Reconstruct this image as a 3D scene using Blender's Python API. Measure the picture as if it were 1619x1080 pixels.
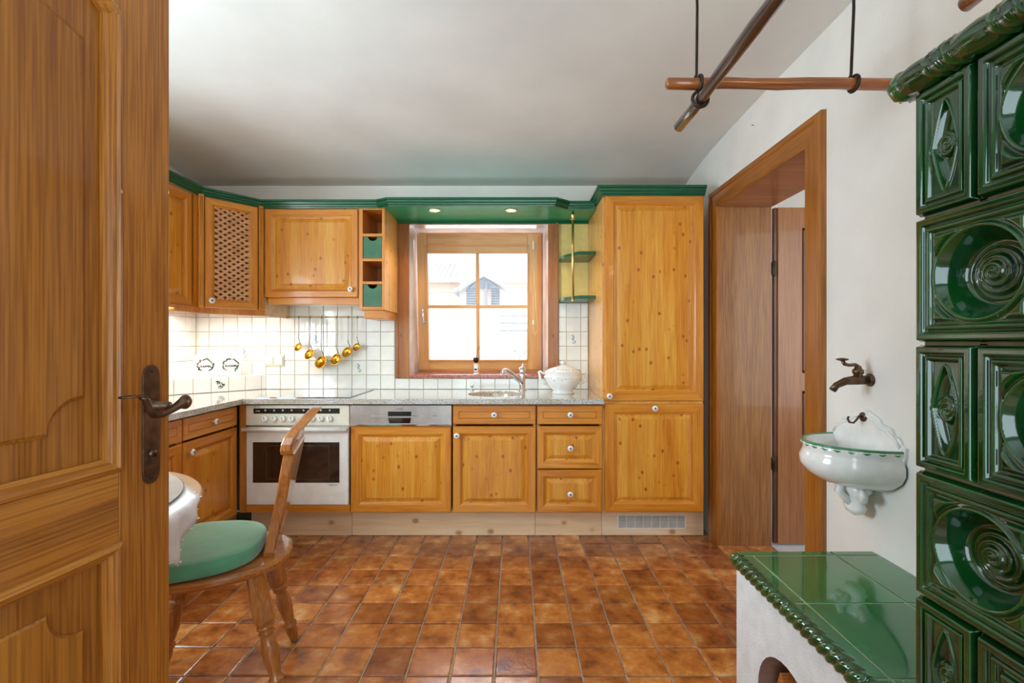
import bpy, bmesh, math, random
from mathutils import Vector, Matrix, Euler
random.seed(7)
PI = math.pi
for o in list(bpy.data.objects): bpy.data.objects.remove(o)
S = bpy.context.scene
COL = S.collection

# ------------------------------------------------------------------ camera, world, light, exposure
CH = 1.19                                    # camera height
cd = bpy.data.cameras.new('camera'); cam = bpy.data.objects.new('camera', cd); COL.objects.link(cam)
cam.location = (0, 0, CH); cam.rotation_euler = (PI/2, 0, 0)
cd.sensor_width = 36; cd.lens = 745/1619*36; cd.shift_x = -4.5/1619; cd.shift_y = 1/1619
cd.clip_start = .02; cd.clip_end = 200
S.camera = cam
S.view_settings.view_transform = 'Standard'; S.view_settings.look = 'None'
S.view_settings.gamma = 1; S.view_settings.use_curve_mapping = False
S.view_settings.exposure = 0.0
w = bpy.data.worlds.new('sky'); S.world = w; w.use_nodes = True
bg = w.node_tree.nodes['Background']; bg.inputs[0].default_value = (.86, .93, 1, 1); bg.inputs[1].default_value = 3.2

def area(name, loc, rot, sx, sy, power, col=(1, 1, 1), spread=None):
    l = bpy.data.lights.new(name, 'AREA'); l.shape = 'RECTANGLE'; l.size = sx; l.size_y = sy; l.energy = power; l.color = col
    if spread: l.spread = spread
    o = bpy.data.objects.new(name, l); COL.objects.link(o); o.location = loc; o.rotation_euler = rot; return o
# daylight through the dining corner window (left wall) and in the room beyond the doorway
area('dining_window_daylight', (-2.42, .98, 1.45), (0, -PI/2, 0), 1.0, 1.2, 66, (.68, .87, 1))
area('hall_fill_light', (-.1, -1.5, 1.3), (PI/2, 0, 0), 1.8, 1.7, 44, (.70, .90, 1))  # soft ambient fill added behind the camera, standing in for a hall window
area('far_room_daylight', (2.6, 1.25, 1.4), (PI/2, 0, .35), 1.1, 1.6, 20, (.97, .98, 1))
area('kitchen_window_fill', (-.3, 6.2, 3.9), (math.radians(-48), 0, 0), 3.0, 1.6, 330, (.80, .90, 1))  # area light added above the view to strengthen light through the kitchen window
sl = bpy.data.lights.new('sun', 'SUN'); sl.energy = 2.0; sl.angle = .01; sl.color = (1, .97, .92)
so = bpy.data.objects.new('sun', sl); COL.objects.link(so); so.rotation_euler = (math.radians(50), 0, math.radians(20))
# the unit's own lamps
area('under_cabinet_lamp', (-1.98, 2.72, 1.375), (0, 0, .35), .16, .75, 4.6, (1, .97, .92))
area('under_corner_lamp', (-1.78, 3.06, 1.375), (0, 0, 0), .3, .14, 2.2, (1, .97, .92))
for i, x in enumerate((-.516, -.024)):
    l = bpy.data.lights.new('soffit_spot', 'SPOT'); l.energy = 20; l.spot_size = 2.3; l.spot_blend = .6; l.shadow_soft_size = .03; l.color = (1, .86, .62)
    o = bpy.data.objects.new('soffit_spot', l); COL.objects.link(o); o.location = (x, 3.03, 2.036)
l = bpy.data.lights.new('stove_side_lamp', 'POINT'); l.energy = 4; l.color = (1, .72, .5); l.shadow_soft_size = .05
o = bpy.data.objects.new('stove_side_lamp', l); COL.objects.link(o); o.location = (1.05, .55, 1.95)

# ------------------------------------------------------------------ materials
def lin(c):
    return tuple(((v/255)/12.92 if v/255 <= .04045 else ((v/255+.055)/1.055)**2.4) for v in c)+(1,)
class NT:
    def __init__(s, name):
        s.m = bpy.data.materials.new(name); s.m.use_nodes = True; s.t = s.m.node_tree; s.b = s.t.nodes['Principled BSDF']
    def n(s, typ, **kw):
        x = s.t.nodes.new(typ)
        for k, v in kw.items():
            if k.startswith('i_'): x.inputs[int(k[2:]) if k[2:].isdigit() else k[2:].replace('_', ' ')].default_value = v
            else: setattr(x, k, v)
        return x
    def l(s, a, ao, b, bi): s.t.links.new(a.outputs[ao], b.inputs[bi])
    def ramp(s, pts, src=None, out=0):
        r = s.n('ShaderNodeValToRGB'); e = r.color_ramp.elements
        while len(e) < len(pts): e.new(.5)
        for i, (p, c) in enumerate(pts): e[i].position = p; e[i].color = c if len(c) == 4 else lin(c)
        if src: s.l(src, out, r, 0)
        return r
    def mix(s, a, b, fac=None, f=.5, mode='MIX'):
        x = s.n('ShaderNodeMix', data_type='RGBA', blend_type=mode); x.inputs[0].default_value = f
        for i, v in ((6, a), (7, b)):
            if isinstance(v, tuple) and not hasattr(v[0], 'outputs'): x.inputs[i].default_value = v
            else: s.l(v[0], v[1], x, i)
        if fac: s.l(fac[0], fac[1], x, 0)
        return x
    def bump(s, src, out, strength, dist=.002):
        b = s.n('ShaderNodeBump'); b.inputs['Strength'].default_value = strength; b.inputs['Distance'].default_value = dist
        s.l(src, out, b, 'Height'); s.l(b, 0, s.b, 'Normal'); return b
    def set(s, rough=.5, metal=0, coat=0, spec=None, **kw):
        s.b.inputs['Roughness'].default_value = rough; s.b.inputs['Metallic'].default_value = metal
        s.b.inputs['Coat Weight'].default_value = coat; s.b.inputs['Coat Roughness'].default_value = .06
        if spec is not None: s.b.inputs['Specular IOR Level'].default_value = spec
        for k, v in kw.items(): s.b.inputs[k.replace('_', ' ')].default_value = v
def coords(n, scale, rnd=True, rot=(0, 0, 0)):
    tc = n.n('ShaderNodeTexCoord'); mp = n.n('ShaderNodeMapping'); mp.inputs['Scale'].default_value = scale; mp.inputs['Rotation'].default_value = rot
    n.l(tc, 'Object', mp, 0)
    if rnd:
        oi = n.n('ShaderNodeObjectInfo'); vm = n.n('ShaderNodeMath', operation='MULTIPLY'); vm.inputs[1].default_value = 37.3
        n.l(oi, 'Random', vm, 0); cb = n.n('ShaderNodeCombineXYZ'); [n.l(vm, 0, cb, i) for i in range(3)]; n.l(cb, 0, mp, 'Location')
    return mp
def wood(name, light, mid, dark, axis=2, rough=.35, knots=0, fine=1.0, coat=.2, streak=.5, bump=.15):
    n = NT(name)
    sc = [14*fine]*3; sc[axis] = .9*fine
    mp = coords(n, sc)
    a = n.n('ShaderNodeTexNoise', i_Scale=1.0, i_Detail=5.0, i_Roughness=.6, i_Distortion=.6); n.l(mp, 0, a, 0)
    q = 2.2 if streak >= .7 else 1.3
    sc2 = [150*fine*q]*3; sc2[axis] = 6*fine
    mp2 = coords(n, sc2); b = n.n('ShaderNodeTexNoise', i_Scale=1.0, i_Detail=3.0); n.l(mp2, 0, b, 0)
    r = n.ramp([(.3, light), (.52, mid), (.75, dark)], a, 'Fac')
    r2 = n.ramp([(.38, tuple(v*.85 for v in dark)), (.60, light)], b, 'Fac')
    c = n.mix((r, 0), (r2, 0), f=streak*.5)
    out = (c, 2)
    if knots:
        kc = [knots]*3; kc[axis] = knots*.8
        mp3 = coords(n, kc); v = n.n('ShaderNodeTexVoronoi', i_Scale=1.0, i_Randomness=1.0); n.l(mp3, 0, v, 0)
        kr = n.ramp([(.09, (1, 1, 1, 1)), (.14, (0, 0, 0, 1))], v, 'Distance')
        c2 = n.mix(out, lin((84, 38, 12)), (kr, 0)); out = (c2, 2)
        kr2 = n.ramp([(.12, (.6, .6, .6, 1)), (.22, (0, 0, 0, 1))], v, 'Distance')
        c3 = n.mix(out, lin(dark), (kr2, 0)); out = (c3, 2)
    n.l(out[0], out[1], n.b, 'Base Color')
    n.bump(b, 'Fac', bump, .001); n.set(rough, 0, coat); return n.m
def plain(name, c, rough=.5, metal=0, coat=0, noise=0, nscale=20, bump=0, bscale=60, bdist=.002, **kw):
    n = NT(name); n.b.inputs['Base Color'].default_value = lin(c); n.set(rough, metal, coat, **kw)
    mp = coords(n, (1, 1, 1), False)
    a = n.n('ShaderNodeTexNoise', i_Scale=float(nscale), i_Detail=4.0); n.l(mp, 0, a, 0)
    k = max(noise, .03)
    r = n.ramp([(.3, tuple(max(0, v*(1-k)) for v in c)), (.7, tuple(min(255, v*(1+k)) for v in c))], a, 'Fac'); n.l(r, 0, n.b, 'Base Color')
    if bump:
        b = n.n('ShaderNodeTexNoise', i_Scale=float(bscale), i_Detail=3.0); n.l(mp, 0, b, 0); n.bump(b, 'Fac', bump, bdist)
    return n.m
M = {}
PL, PM, PD = (230, 168, 66), (216, 138, 32), (184, 100, 12)
M['pine'] = wood('pine_panel', PL, PM, PD, 2, .32, knots=17)
M['pine_v'] = wood('pine_stile', (226, 156, 56), (210, 128, 30), (178, 94, 14), 2, .32)
M['pine_h'] = wood('pine_rail', (226, 156, 56), (210, 128, 30), (178, 94, 14), 0, .32)
M['pine_d'] = wood('pine_deep', (226, 152, 74), (208, 128, 50), (176, 96, 30), 2, .36)
M['pine_y'] = wood('pine_lengthwise', (240, 190, 112), (232, 168, 84), (205, 130, 52), 2, .3, knots=14)
M['lattice'] = wood('pale_lattice_wood', (232, 180, 128), (216, 156, 102), (190, 124, 74), 0, .45)
M['plinth'] = wood('bleached_pine', (242, 214, 178), (234, 198, 156), (212, 168, 120), 0, .5, knots=8, streak=.3)
M['oak'] = wood('oak_veneer', (202, 134, 52), (176, 104, 30), (128, 66, 12), 2, .34, streak=.9, bump=.4, fine=.8, coat=.35)
M['oak_h'] = wood('oak_rail', (202, 134, 52), (178, 106, 32), (128, 68, 12), 0, .38, streak=.8, bump=.3, fine=.8)
M['oak_f'] = wood('oak_figured', (194, 128, 48), (164, 96, 24), (112, 56, 8), 2, .34, fine=.6, streak=.75, bump=.3, coat=.35)
M['case'] = wood('door_casing_oak', (186, 118, 42), (160, 92, 22), (112, 58, 8), 2, .35, streak=.7)
M['case_h'] = wood('door_casing_head_oak', (186, 118, 42), (160, 92, 22), (112, 58, 8), 1, .35, streak=.7)
M['lining'] = wood('door_lining_oak', (172, 120, 64), (154, 98, 44), (116, 68, 24), 2, .42, streak=1.0, bump=.3)
M['lining_h'] = wood('door_lining_head', (186, 120, 62), (160, 96, 44), (120, 66, 26), 0, .35, streak=.8)
M['leaf2'] = wood('plain_door_veneer', (176, 118, 70), (156, 98, 52), (128, 74, 34), 2, .35, streak=.7)
M['darkoak'] = wood('dark_oak_strip', (110, 62, 30), (90, 48, 22), (60, 30, 12), 2, .45)
M['wincase'] = wood('window_casing_wood', (182, 116, 52), (156, 90, 32), (112, 60, 16), 2, .4, streak=.7)
M['sash'] = wood('window_sash_larch', (222, 168, 100), (208, 148, 80), (184, 122, 58), 2, .4, streak=.4)
M['sash_h'] = wood('window_rail_larch', (222, 168, 100), (208, 148, 80), (184, 122, 58), 0, .4, streak=.4)
M['chair'] = wood('chair_beech', (196, 126, 60), (168, 98, 38), (124, 64, 20), 2, .22, coat=.5, streak=.6)
M['seatw'] = wood('chair_seat_wood', (196, 126, 60), (170, 100, 40), (126, 66, 20), 0, .22, coat=.5, streak=.6)
M['tablew'] = wood('table_wood', (216, 176, 122), (200, 154, 96), (170, 122, 68), 0, .4)
M['pole'] = wood('varnished_branch', (176, 104, 50), (130, 68, 28), (84, 40, 16), 0, .22, coat=.6, bump=.4)
M['poley'] = wood('dark_varnished_branch', (70, 46, 40), (48, 32, 30), (30, 20, 20), 1, .16, coat=.9, bump=.5)
M['log'] = wood('split_firewood', (214, 140, 62), (190, 108, 36), (140, 72, 22), 0, .7, bump=.5)
M['bark'] = plain('firewood_bark', (92, 60, 38), .9, noise=.3, bump=1, bscale=30, bdist=.01)
M['wall'] = plain('white_plaster', (236, 233, 226), .85, noise=.012, nscale=3, bump=.25, bscale=55, bdist=.003)
M['ceil'] = plain('ceiling_plaster', (230, 230, 226), .9, noise=.01, nscale=2, bump=.1)
M['rough'] = plain('rough_plaster', (232, 232, 232), .95, noise=.01, bump=1, bscale=170, bdist=.004)
M['yellow'] = plain('warm_glow_wall', (226, 200, 122), .5, noise=.01)  # yellow carries the spotlights' warm light and the wood's reflection
M['reveal'] = plain('glossy_reveal_paint', (228, 226, 232), .14, noise=.1, nscale=5, coat=.5)
M['recess'] = plain('brown_recess_render', (150, 112, 96), .9, noise=.08)  # one even brown for the firewood niche
M['whitegloss'] = plain('white_enamel', (238, 236, 230), .22, coat=.3)
M['cream'] = plain('cream_enamel', (232, 226, 206), .28, coat=.2)
M['wtile'] = plain('white_glazed_tile', (238, 238, 232), .12, noise=.01, nscale=9, coat=.5, bump=.15, bscale=12)
M['grout'] = plain('beige_grout', (206, 190, 160), .9, noise=.06)
M['fgrout'] = plain('grey_floor_grout', (176, 164, 150), .85, noise=.12, nscale=60, bump=.4)
M['bgrout'] = plain('pale_bench_grout', (160, 166, 150), .8, noise=.05)
M['ggrout'] = plain('brown_stove_grout', (128, 112, 84), .9, noise=.1)
M['porc'] = plain('white_porcelain', (244, 243, 240), .1, coat=.6)
M['greenrim'] = plain('green_painted_rim', (70, 140, 90), .2, coat=.4)
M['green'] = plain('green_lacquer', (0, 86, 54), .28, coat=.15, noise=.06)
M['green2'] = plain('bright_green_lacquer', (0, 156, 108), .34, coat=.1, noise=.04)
M['greend'] = plain('green_drawer_stain', (58, 112, 80), .5, noise=.08)
M['brass'] = plain('polished_brass', (214, 164, 60), .2, 1, noise=.12, nscale=90)
M['brassl'] = plain('pale_brass', (214, 190, 130), .28, 1)
M['bronze'] = plain('aged_bronze', (104, 82, 66), .34, .85, noise=.25, nscale=30)
M['iron'] = plain('dark_iron', (58, 50, 42), .4, .8, noise=.2)
M['chrome'] = plain('chrome', (220, 222, 226), .08, 1)
M['steel'] = plain('brushed_steel', (186, 180, 176), .32, .9, noise=.05)
M['black'] = plain('black_plastic', (24, 22, 24), .25)
M['blackglass'] = plain('black_ceramic_glass', (18, 18, 20), .03, coat=1, spec=1.0)
M['ovenglass'] = plain('smoked_oven_glass', (34, 26, 22), .05, coat=.8)
M['ink'] = plain('dark_print', (50, 50, 56), .5)
M['blue'] = plain('blue_painted_flower', (84, 104, 150), .3)
M['leafp'] = plain('green_painted_leaf', (80, 130, 96), .3)
M['wreath'] = plain('dark_green_wreath_paint', (36, 92, 40), .3)
M['greyleaf'] = plain('slate_painted_leaf', (90, 110, 112), .3)
M['pinkp'] = plain('pink_painted_blossom', (214, 160, 150), .3)
M['velvet'] = plain('green_velvet', (86, 158, 122), .75, noise=.06, nscale=14, bump=.3, bscale=200, Sheen_Weight=.6)
M['cloth'] = plain('white_lace_cloth', (236, 236, 244), .8, noise=.02, bump=.5, bscale=140)
M['paper'] = plain('white_table_plate', (242, 242, 238), .6)
M['edge'] = plain('glass_edge_green', (40, 84, 74), .2)
M['cream2'] = plain('cream_plastic', (230, 222, 190), .4)
M['wfloor'] = plain('pale_far_room_floor', (214, 218, 224), .3)
M['marble'] = plain('reddish_sill_stone', (158, 92, 76), .3, noise=.3, nscale=60, coat=.3)
M['snow'] = plain('pale_gravel_yard', (226, 222, 214), .9)
M['facade'] = plain('pale_facade_boards', (196, 174, 156), .8, noise=.06)
M['tileroof'] = plain('pale_corrugated_roof', (188, 190, 200), .6)
M['hutlog'] = plain('weathered_hut_logs', (112, 112, 124), .8, noise=.2)
M['shrubm'] = plain('shrub_leaves', (120, 140, 120), .7, noise=.3)
M['cord'] = plain('cream_blind_cord', (236, 214, 150), .6)
def mk_granite():
    n = NT('speckled_granite'); mp = coords(n, (1, 1, 1), False)
    v = n.n('ShaderNodeTexNoise', i_Scale=170.0, i_Detail=4.0, i_Roughness=.75); n.l(mp, 0, v, 0)
    r = n.ramp([(.32, (70, 70, 72)), (.42, (160, 158, 154)), (.52, (206, 204, 200)), (.68, (238, 238, 236))], v, 'Fac')  # speckle lightened so the colour holds the window's reflection
    u = n.n('ShaderNodeTexNoise', i_Scale=9.0, i_Detail=2.0); n.l(mp, 0, u, 0)
    r2 = n.ramp([(.4, (255, 255, 255)), (.65, (226, 216, 190))], u, 'Fac'); c = n.mix((r, 0), (r2, 0), f=.7, mode='MULTIPLY')
    n.l(c, 2, n.b, 'Base Color'); n.set(.16, 0, .8); return n.m
M['granite'] = mk_granite()
def mk_floor():
    n = NT('terracotta_floor_tile'); oi = n.n('ShaderNodeObjectInfo')
    mp = coords(n, (1, 1, 1)); a = n.n('ShaderNodeTexNoise', i_Scale=11.0, i_Detail=4.0, i_Roughness=.6); n.l(mp, 0, a, 0)
    r = n.ramp([(.30, (130, 74, 36)), (.45, (190, 114, 54)), (.57, (212, 138, 70)), (.72, (238, 190, 128))], a, 'Fac')
    r2 = n.ramp([(0, (178, 150, 140)), (.5, (232, 220, 210)), (1, (255, 255, 250))], oi, 'Random')
    c = n.mix((r, 0), (r2, 0), f=.85, mode='MULTIPLY'); n.l(c, 2, n.b, 'Base Color')
    b = n.n('ShaderNodeTexNoise', i_Scale=38.0, i_Detail=3.0, i_Distortion=1.2); n.l(mp, 0, b, 0); n.bump(b, 'Fac', .5, .002)
    n.set(.24, 0, .5); n.b.inputs['Coat Roughness'].default_value = .16; return n.m
M['ftile'] = mk_floor()
def mk_glaze(name, lo, hi, sc):
    n = NT(name); mp = coords(n, (1, 1, 1)); a = n.n('ShaderNodeTexNoise', i_Scale=float(sc), i_Detail=4.0); n.l(mp, 0, a, 0)
    g = n.n('ShaderNodeNewGeometry')
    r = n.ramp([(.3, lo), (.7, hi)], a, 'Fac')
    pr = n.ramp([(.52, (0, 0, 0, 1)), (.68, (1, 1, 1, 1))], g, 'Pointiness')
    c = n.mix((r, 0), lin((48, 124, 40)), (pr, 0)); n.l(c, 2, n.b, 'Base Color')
    b = n.n('ShaderNodeTexNoise', i_Scale=26.0, i_Detail=2.0); n.l(mp, 0, b, 0); n.bump(b, 'Fac', .25, .002)
    n.set(.1, 0, .9); n.b.inputs['Coat Roughness'].default_value = .03; return n.m
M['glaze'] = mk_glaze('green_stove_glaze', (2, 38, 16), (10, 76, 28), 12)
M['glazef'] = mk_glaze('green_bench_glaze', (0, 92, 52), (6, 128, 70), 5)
def glass():
    n = NT('window_glass'); n.b.inputs['Base Color'].default_value = (1, 1, 1, 1); n.set(0); n.b.inputs['Transmission Weight'].default_value = 1
    n.b.inputs['IOR'].default_value = 1.45; return n.m
M['glass'] = glass()
def emis(name, c, s):
    n = NT(name); n.b.inputs['Emission Color'].default_value = c; n.b.inputs['Emission Strength'].default_value = s; return n.m
M['bulb'] = emis('lit_spotlight_lens', (1, .9, .7, 1), 25)
M['ledsign'] = emis('pale_lamp_strip', (1, .95, .85, 1), 6)

# ------------------------------------------------------------------ mesh builder
class MB:
    def __init__(s): s.v = []; s.f = []; s.mi = []; s.sm = []
    def add(s, vs, fs, mi=0, sm=False):
        o = len(s.v); s.v += [tuple(p) for p in vs]
        for k, f in enumerate(fs):
            s.f.append([i+o for i in f]); s.mi.append(mi[k] if isinstance(mi, list) else mi); s.sm.append(sm)
        return s
    def box(s, x0, x1, y0, y1, z0, z1, mi=0):
        vs = [(x, y, z) for z in (z0, z1) for y in (y0, y1) for x in (x0, x1)]
        return s.add(vs, [(0, 2, 3, 1), (4, 5, 7, 6), (0, 1, 5, 4), (2, 6, 7, 3), (0, 4, 6, 2), (1, 3, 7, 5)], mi)
    def loops(s, ls, caps=True, closed=False, mi=0, sm=False, wrap=True):
        n = len(ls[0]); vs = [p for l in ls for p in l]; fs = []
        m = len(ls); rg = m if closed else m-1
        for i in range(rg):
            for k in range(n if wrap else n-1):
                fs.append((i*n+k, i*n+(k+1) % n, ((i+1) % m)*n+(k+1) % n, ((i+1) % m)*n+k))
        if caps and not closed: fs.append(tuple(range(n))[::-1]); fs.append(tuple((m-1)*n+k for k in range(n)))
        return s.add(vs, fs, mi, sm)
    def rects(s, w, h, rings, closed=False, mi=0, x0=0, z0=0, mis=None):
        ls = [[(x0+i, y, z0+i), (x0+w-i, y, z0+i), (x0+w-i, y, z0+h-i), (x0+i, y, z0+h-i)] for i, y in rings]
        a = len(s.f); s.loops(ls, not closed, closed, mi)
        if mis:
            for k in range((len(rings) if closed else len(rings)-1)*4): s.mi[a+k] = mis[k % 2]
        return s
    def lathe(s, prof, c=(0, 0, 0), n=24, mi=0, sm=True, mat=None, caps=True, sq=None):
        ls = []
        for r, z in prof:
            lp = []
            for k in range(n):
                t = 2*PI*k/n
                p = Vector((r*math.cos(t), r*math.sin(t), z))
                if mat: p = mat @ p
                lp.append(tuple(p+Vector(c)))
            ls.append(lp)
        return s.loops(ls, caps, False, mi, sm)
    def tube(s, path, r, n=10, mi=0, caps=True, flat=1.0):
        P = [Vector(p) for p in path]; ls = []
        up = Vector((0, 0, 1)); prev = None
        for i, p in enumerate(P):
            d = (P[min(i+1, len(P)-1)]-P[max(i-1, 0)]).normalized()
            if prev is None:
                a = d.cross(up)
                if a.length < .1: a = d.cross(Vector((1, 0, 0)))
                a.normalize()
            else: a = (prev-d*prev.dot(d)).normalized()
            prev = a; b = d.cross(a)
            rr = r[i] if isinstance(r, (list, tuple)) else r
            ls.append([tuple(p+a*rr*math.cos(2*PI*k/n)+b*rr*flat*math.sin(2*PI*k/n)) for k in range(n)])
        return s.loops(ls, caps, False, mi, True)
    def prism(s, poly, t0, t1, plane='xz', mi=0):
        def P(a, b, t): return {'xz': (a, t, b), 'xy': (a, b, t), 'yz': (t, a, b)}[plane]
        n = len(poly); vs = [P(a, b, t0) for a, b in poly]+[P(a, b, t1) for a, b in poly]
        fs = [tuple(range(n)), tuple(range(2*n-1, n-1, -1))]+[(k, k+n, (k+1) % n+n, (k+1) % n) for k in range(n)]
        return s.add(vs, fs, mi)
    def sweep(s, path, prof, z0=0, mi=0, closed=False):
        P = [Vector(p) for p in path]; n = len(P); ls = []
        for i, p in enumerate(P):
            ds = []
            if i > 0 or closed: ds.append((p-P[i-1]).normalized())
            if i < n-1 or closed: ds.append((P[(i+1) % n]-p).normalized())
            ns = [Vector((d.y, -d.x)) for d in ds]
            m = sum(ns, Vector((0, 0))).normalized(); k = 1/max(.3, m.dot(ns[0]))
            ls.append([(p.x+m.x*o*k, p.y+m.y*o*k, z0+z) for o, z in prof])
        return s.loops(ls, not closed, closed, mi)
    def xf(s, mat):
        s.v = [tuple(mat @ Vector(p)) for p in s.v]; return s
    def mesh(s, name, mats):
        me = bpy.data.meshes.new(name); me.from_pydata(s.v, [], s.f)
        for m in (mats if isinstance(mats, list) else [mats]): me.materials.append(M[m] if isinstance(m, str) else m)
        for p, i, q in zip(me.polygons, s.mi, s.sm): p.material_index = i; p.use_smooth = q
        bm = bmesh.new(); bm.from_mesh(me); bmesh.ops.recalc_face_normals(bm, faces=bm.faces); bm.to_mesh(me); bm.free()
        return me
    def obj(s, name, mats, parent=None, loc=(0, 0, 0), rz=0, bev=0, seg=2):
        o = bpy.data.objects.new(name, s.mesh(name, mats)); return place(o, parent, loc, rz, bev, seg)
def place(o, parent=None, loc=(0, 0, 0), rz=0, bev=0, seg=2):
    COL.objects.link(o); o.location = loc; o.rotation_euler = (0, 0, rz) if not isinstance(rz, Euler) else rz
    if parent: o.parent = parent
    if bev:
        b = o.modifiers.new('bevel', 'BEVEL'); b.width = bev; b.segments = seg; b.limit_method = 'ANGLE'; b.angle_limit = .6; b.harden_normals = False
    return o
def tag(o, label, cat, group=None, kind=None):
    o['label'] = label; o['category'] = cat
    if group: o['group'] = group
    if kind: o['kind'] = kind
    return o
def thing(name, label, cat, loc=(0, 0, 0), rz=0, group=None, kind=None):
    o = bpy.data.objects.new(name, None); COL.objects.link(o); o.empty_display_size = .1
    o.location = loc; o.rotation_euler = (0, 0, rz) if not isinstance(rz, Euler) else rz
    return tag(o, label, cat, group, kind)
def inst(me, name, parent, loc, rz=0):
    o = bpy.data.objects.new(name, me); return place(o, parent, loc, rz)
def copy_tree(o, parent=None):
    c = o.copy(); COL.objects.link(c); c.parent = parent
    for ch in list(o.children): copy_tree(ch, c)
    return c
def text(s, size, mat, parent, loc, rz=0, name='lettering', ext=.0004, off=0):
    cu = bpy.data.curves.new(name, 'FONT'); cu.body = s; cu.size = size; cu.align_x = 'CENTER'; cu.align_y = 'CENTER'; cu.extrude = ext; cu.offset = off; cu.resolution_u = 3
    t = bpy.data.objects.new(name, cu); me = bpy.data.meshes.new_from_object(t); bpy.data.objects.remove(t)
    me.materials.clear(); me.materials.append(M[mat])
    me.transform(Matrix.Rotation(PI/2, 4, 'X'))
    o = bpy.data.objects.new(name, me); return place(o, parent, loc, rz)
def blob_mesh(name, specs, y=-.0008):
    """flat painted motif: list of (x,z,rx,rz,angle,slot)"""
    mb = MB()
    for x, z, a, b, an, mi in specs:
        n = 8; pts = []
        for k in range(n):
            t = 2*PI*k/n; p, q = a*math.cos(t), b*math.sin(t)
            pts.append((x+p*math.cos(an)-q*math.sin(an), z+p*math.sin(an)+q*math.cos(an)))
        mb.prism(pts, y, .0003, 'xz', mi)
    return mb

# ------------------------------------------------------------------ room dimensions
XL, XR, YB = -2.25, 1.20, 3.33
YF = -1.6
CZ = 2.40
PITCH = .1575
# ---- floor: screed + individual tiles
fl = MB().box(XL-.1, 1.50, YF-.1, YB+.02, -.12, -.006).obj('floor', 'fgrout'); tag(fl, 'terracotta tiled kitchen floor with grey grout', 'floor', kind='structure')
h = PITCH/2-.0032
def ftile():
    mb = MB(); b = .004
    j = lambda: random.uniform(-.0012, .0012)
    a = [(-h+j(), -h+j()), (h+j(), -h+j()), (h+j(), h+j()), (-h+j(), h+j())]
    mb.loops([[(x, y, -.008) for x, y in a], [(x, y, -.003) for x, y in a], [(x-math.copysign(b, x), y-math.copysign(b, y), 0+random.uniform(-.0004, .0004)) for x, y in a]])
    return mb
fm = [ftile().mesh('tile', 'ftile') for _ in range(6)]
rest = MB()
jx, jy = -.0746, 2.783
for iy in range(-24, 4):
    cy = jy+(iy+.5)*PITCH-PITCH
    for ix in range(-14, 10):
        cx = jx+(ix+.5)*PITCH
        if cx > 1.50 or cx < XL+.02 or cy > 3.0: continue
        if cx > 1.24 and not (1.95 < cy < 2.74): continue
        if cx+h > 1.50: continue
        if cy < YF+.05: continue
        vis = cy > 1.38 and (cx > -1.78) and not (cx > .80 and cy < 1.5)
        if vis: inst(random.choice(fm), 'tile', fl, (cx, cy, random.uniform(-.0008, .0008)))
        else:
            rest.loops([[(cx-h, cy-h, -.008), (cx+h, cy-h, -.008), (cx+h, cy+h, -.008), (cx-h, cy+h, -.008)], [(cx-h, cy-h, 0), (cx+h, cy-h, 0), (cx+h, cy+h, 0), (cx-h, cy+h, 0)]])
ro = rest.obj('tile_field', 'ftile', fl); ro['kind'] = 'stuff'

# ---- walls
def struct(mb, name, mat, label, cat, **kw):
    o = mb.obj(name, mat, **kw); return tag(o, label, cat, kind='structure')
WX0, WX1, WZ0, WZ1 = -.742, .232, .94, 2.035          # kitchen window niche
bw = MB()
bw.box(XL-.15, WX0, YB, YB+.4, 0, 2.5).box(WX1, XR+.02, YB, YB+.4, 0, 2.5).box(WX0, WX1, YB, YB+.4, 0, WZ0).box(WX0, WX1, YB, YB+.4, WZ1, 2.5)
wb = struct(bw, 'wall_back', 'wall', 'white plaster back wall behind the kitchen units', 'wall')
# grout bed with white tiles on the back wall
gb = MB(); tz0, tz1 = .84, 1.466
gb.box(XL, -.842, YB-.004, YB+.01, tz0, 1.47).box(.312, .518, YB-.004, YB+.01, tz0, tz1).box(-.842, .312, YB-.004, YB+.01, tz0, .935)
gb.obj('grout_bed', 'grout', wb)
TP = .1008; th = TP/2-.0016
def wtile(w=th, hh=None):
    hh = hh or w
    return MB().rects(2*w, 2*hh, [(0, 0), (0, -.005), (.002, -.007)], x0=-w, z0=-hh)
wtm = wtile().mesh('tile', 'wtile')
cache = {}
def wt(parent, x0, x1, z0, z1, y=YB-.003, rz=0, o=(0, 0)):
    w = (x1-x0)/2-.0016; hh = (z1-z0)/2-.0016
    if w < .008 or hh < .008: return None
    k = (round(w, 4), round(hh, 4))
    if k not in cache: cache[k] = wtile(w, hh).mesh('tile', 'wtile')
    c, s_ = math.cos(rz), math.sin(rz); cx = (x0+x1)/2
    return inst(cache[k], 'tile', parent, (o[0]+cx*c-y*s_, o[1]+cx*s_+y*c, (z0+z1)/2), rz)
def grid_tiles(parent, X0, X1, Z0, Z1, jx0, y, rz=0, o=(0, 0), skip=None):
    k0 = math.floor((X0-jx0)/TP); res = {}
    k = k0
    while jx0+k*TP < X1-.005:
        a, b = max(X0, jx0+k*TP), min(X1, jx0+(k+1)*TP)
        r = 0
        while .858+r*.1012 < Z1-.005:
            c, d = .858+r*.1012, min(Z1, .858+(r+1)*.1012)
            rects = [(a, b, c, d)]
            if skip:
                sx0, sx1, sz0 = skip
                if b > sx0+.002 and a < sx1-.002 and d > sz0:
                    rects = []
                    if c < sz0: rects.append((a, b, c, sz0))
                    if d > sz0:
                        if a < sx0: rects.append((a, sx0, max(c, sz0), d))
                        if b > sx1: rects.append((sx1, b, max(c, sz0), d))
            for q in rects:
                t = wt(parent, *q, y, rz, o)
                if t: res[(k, r)] = t
            k_ = k; r += 1
        k += 1
    return res
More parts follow.
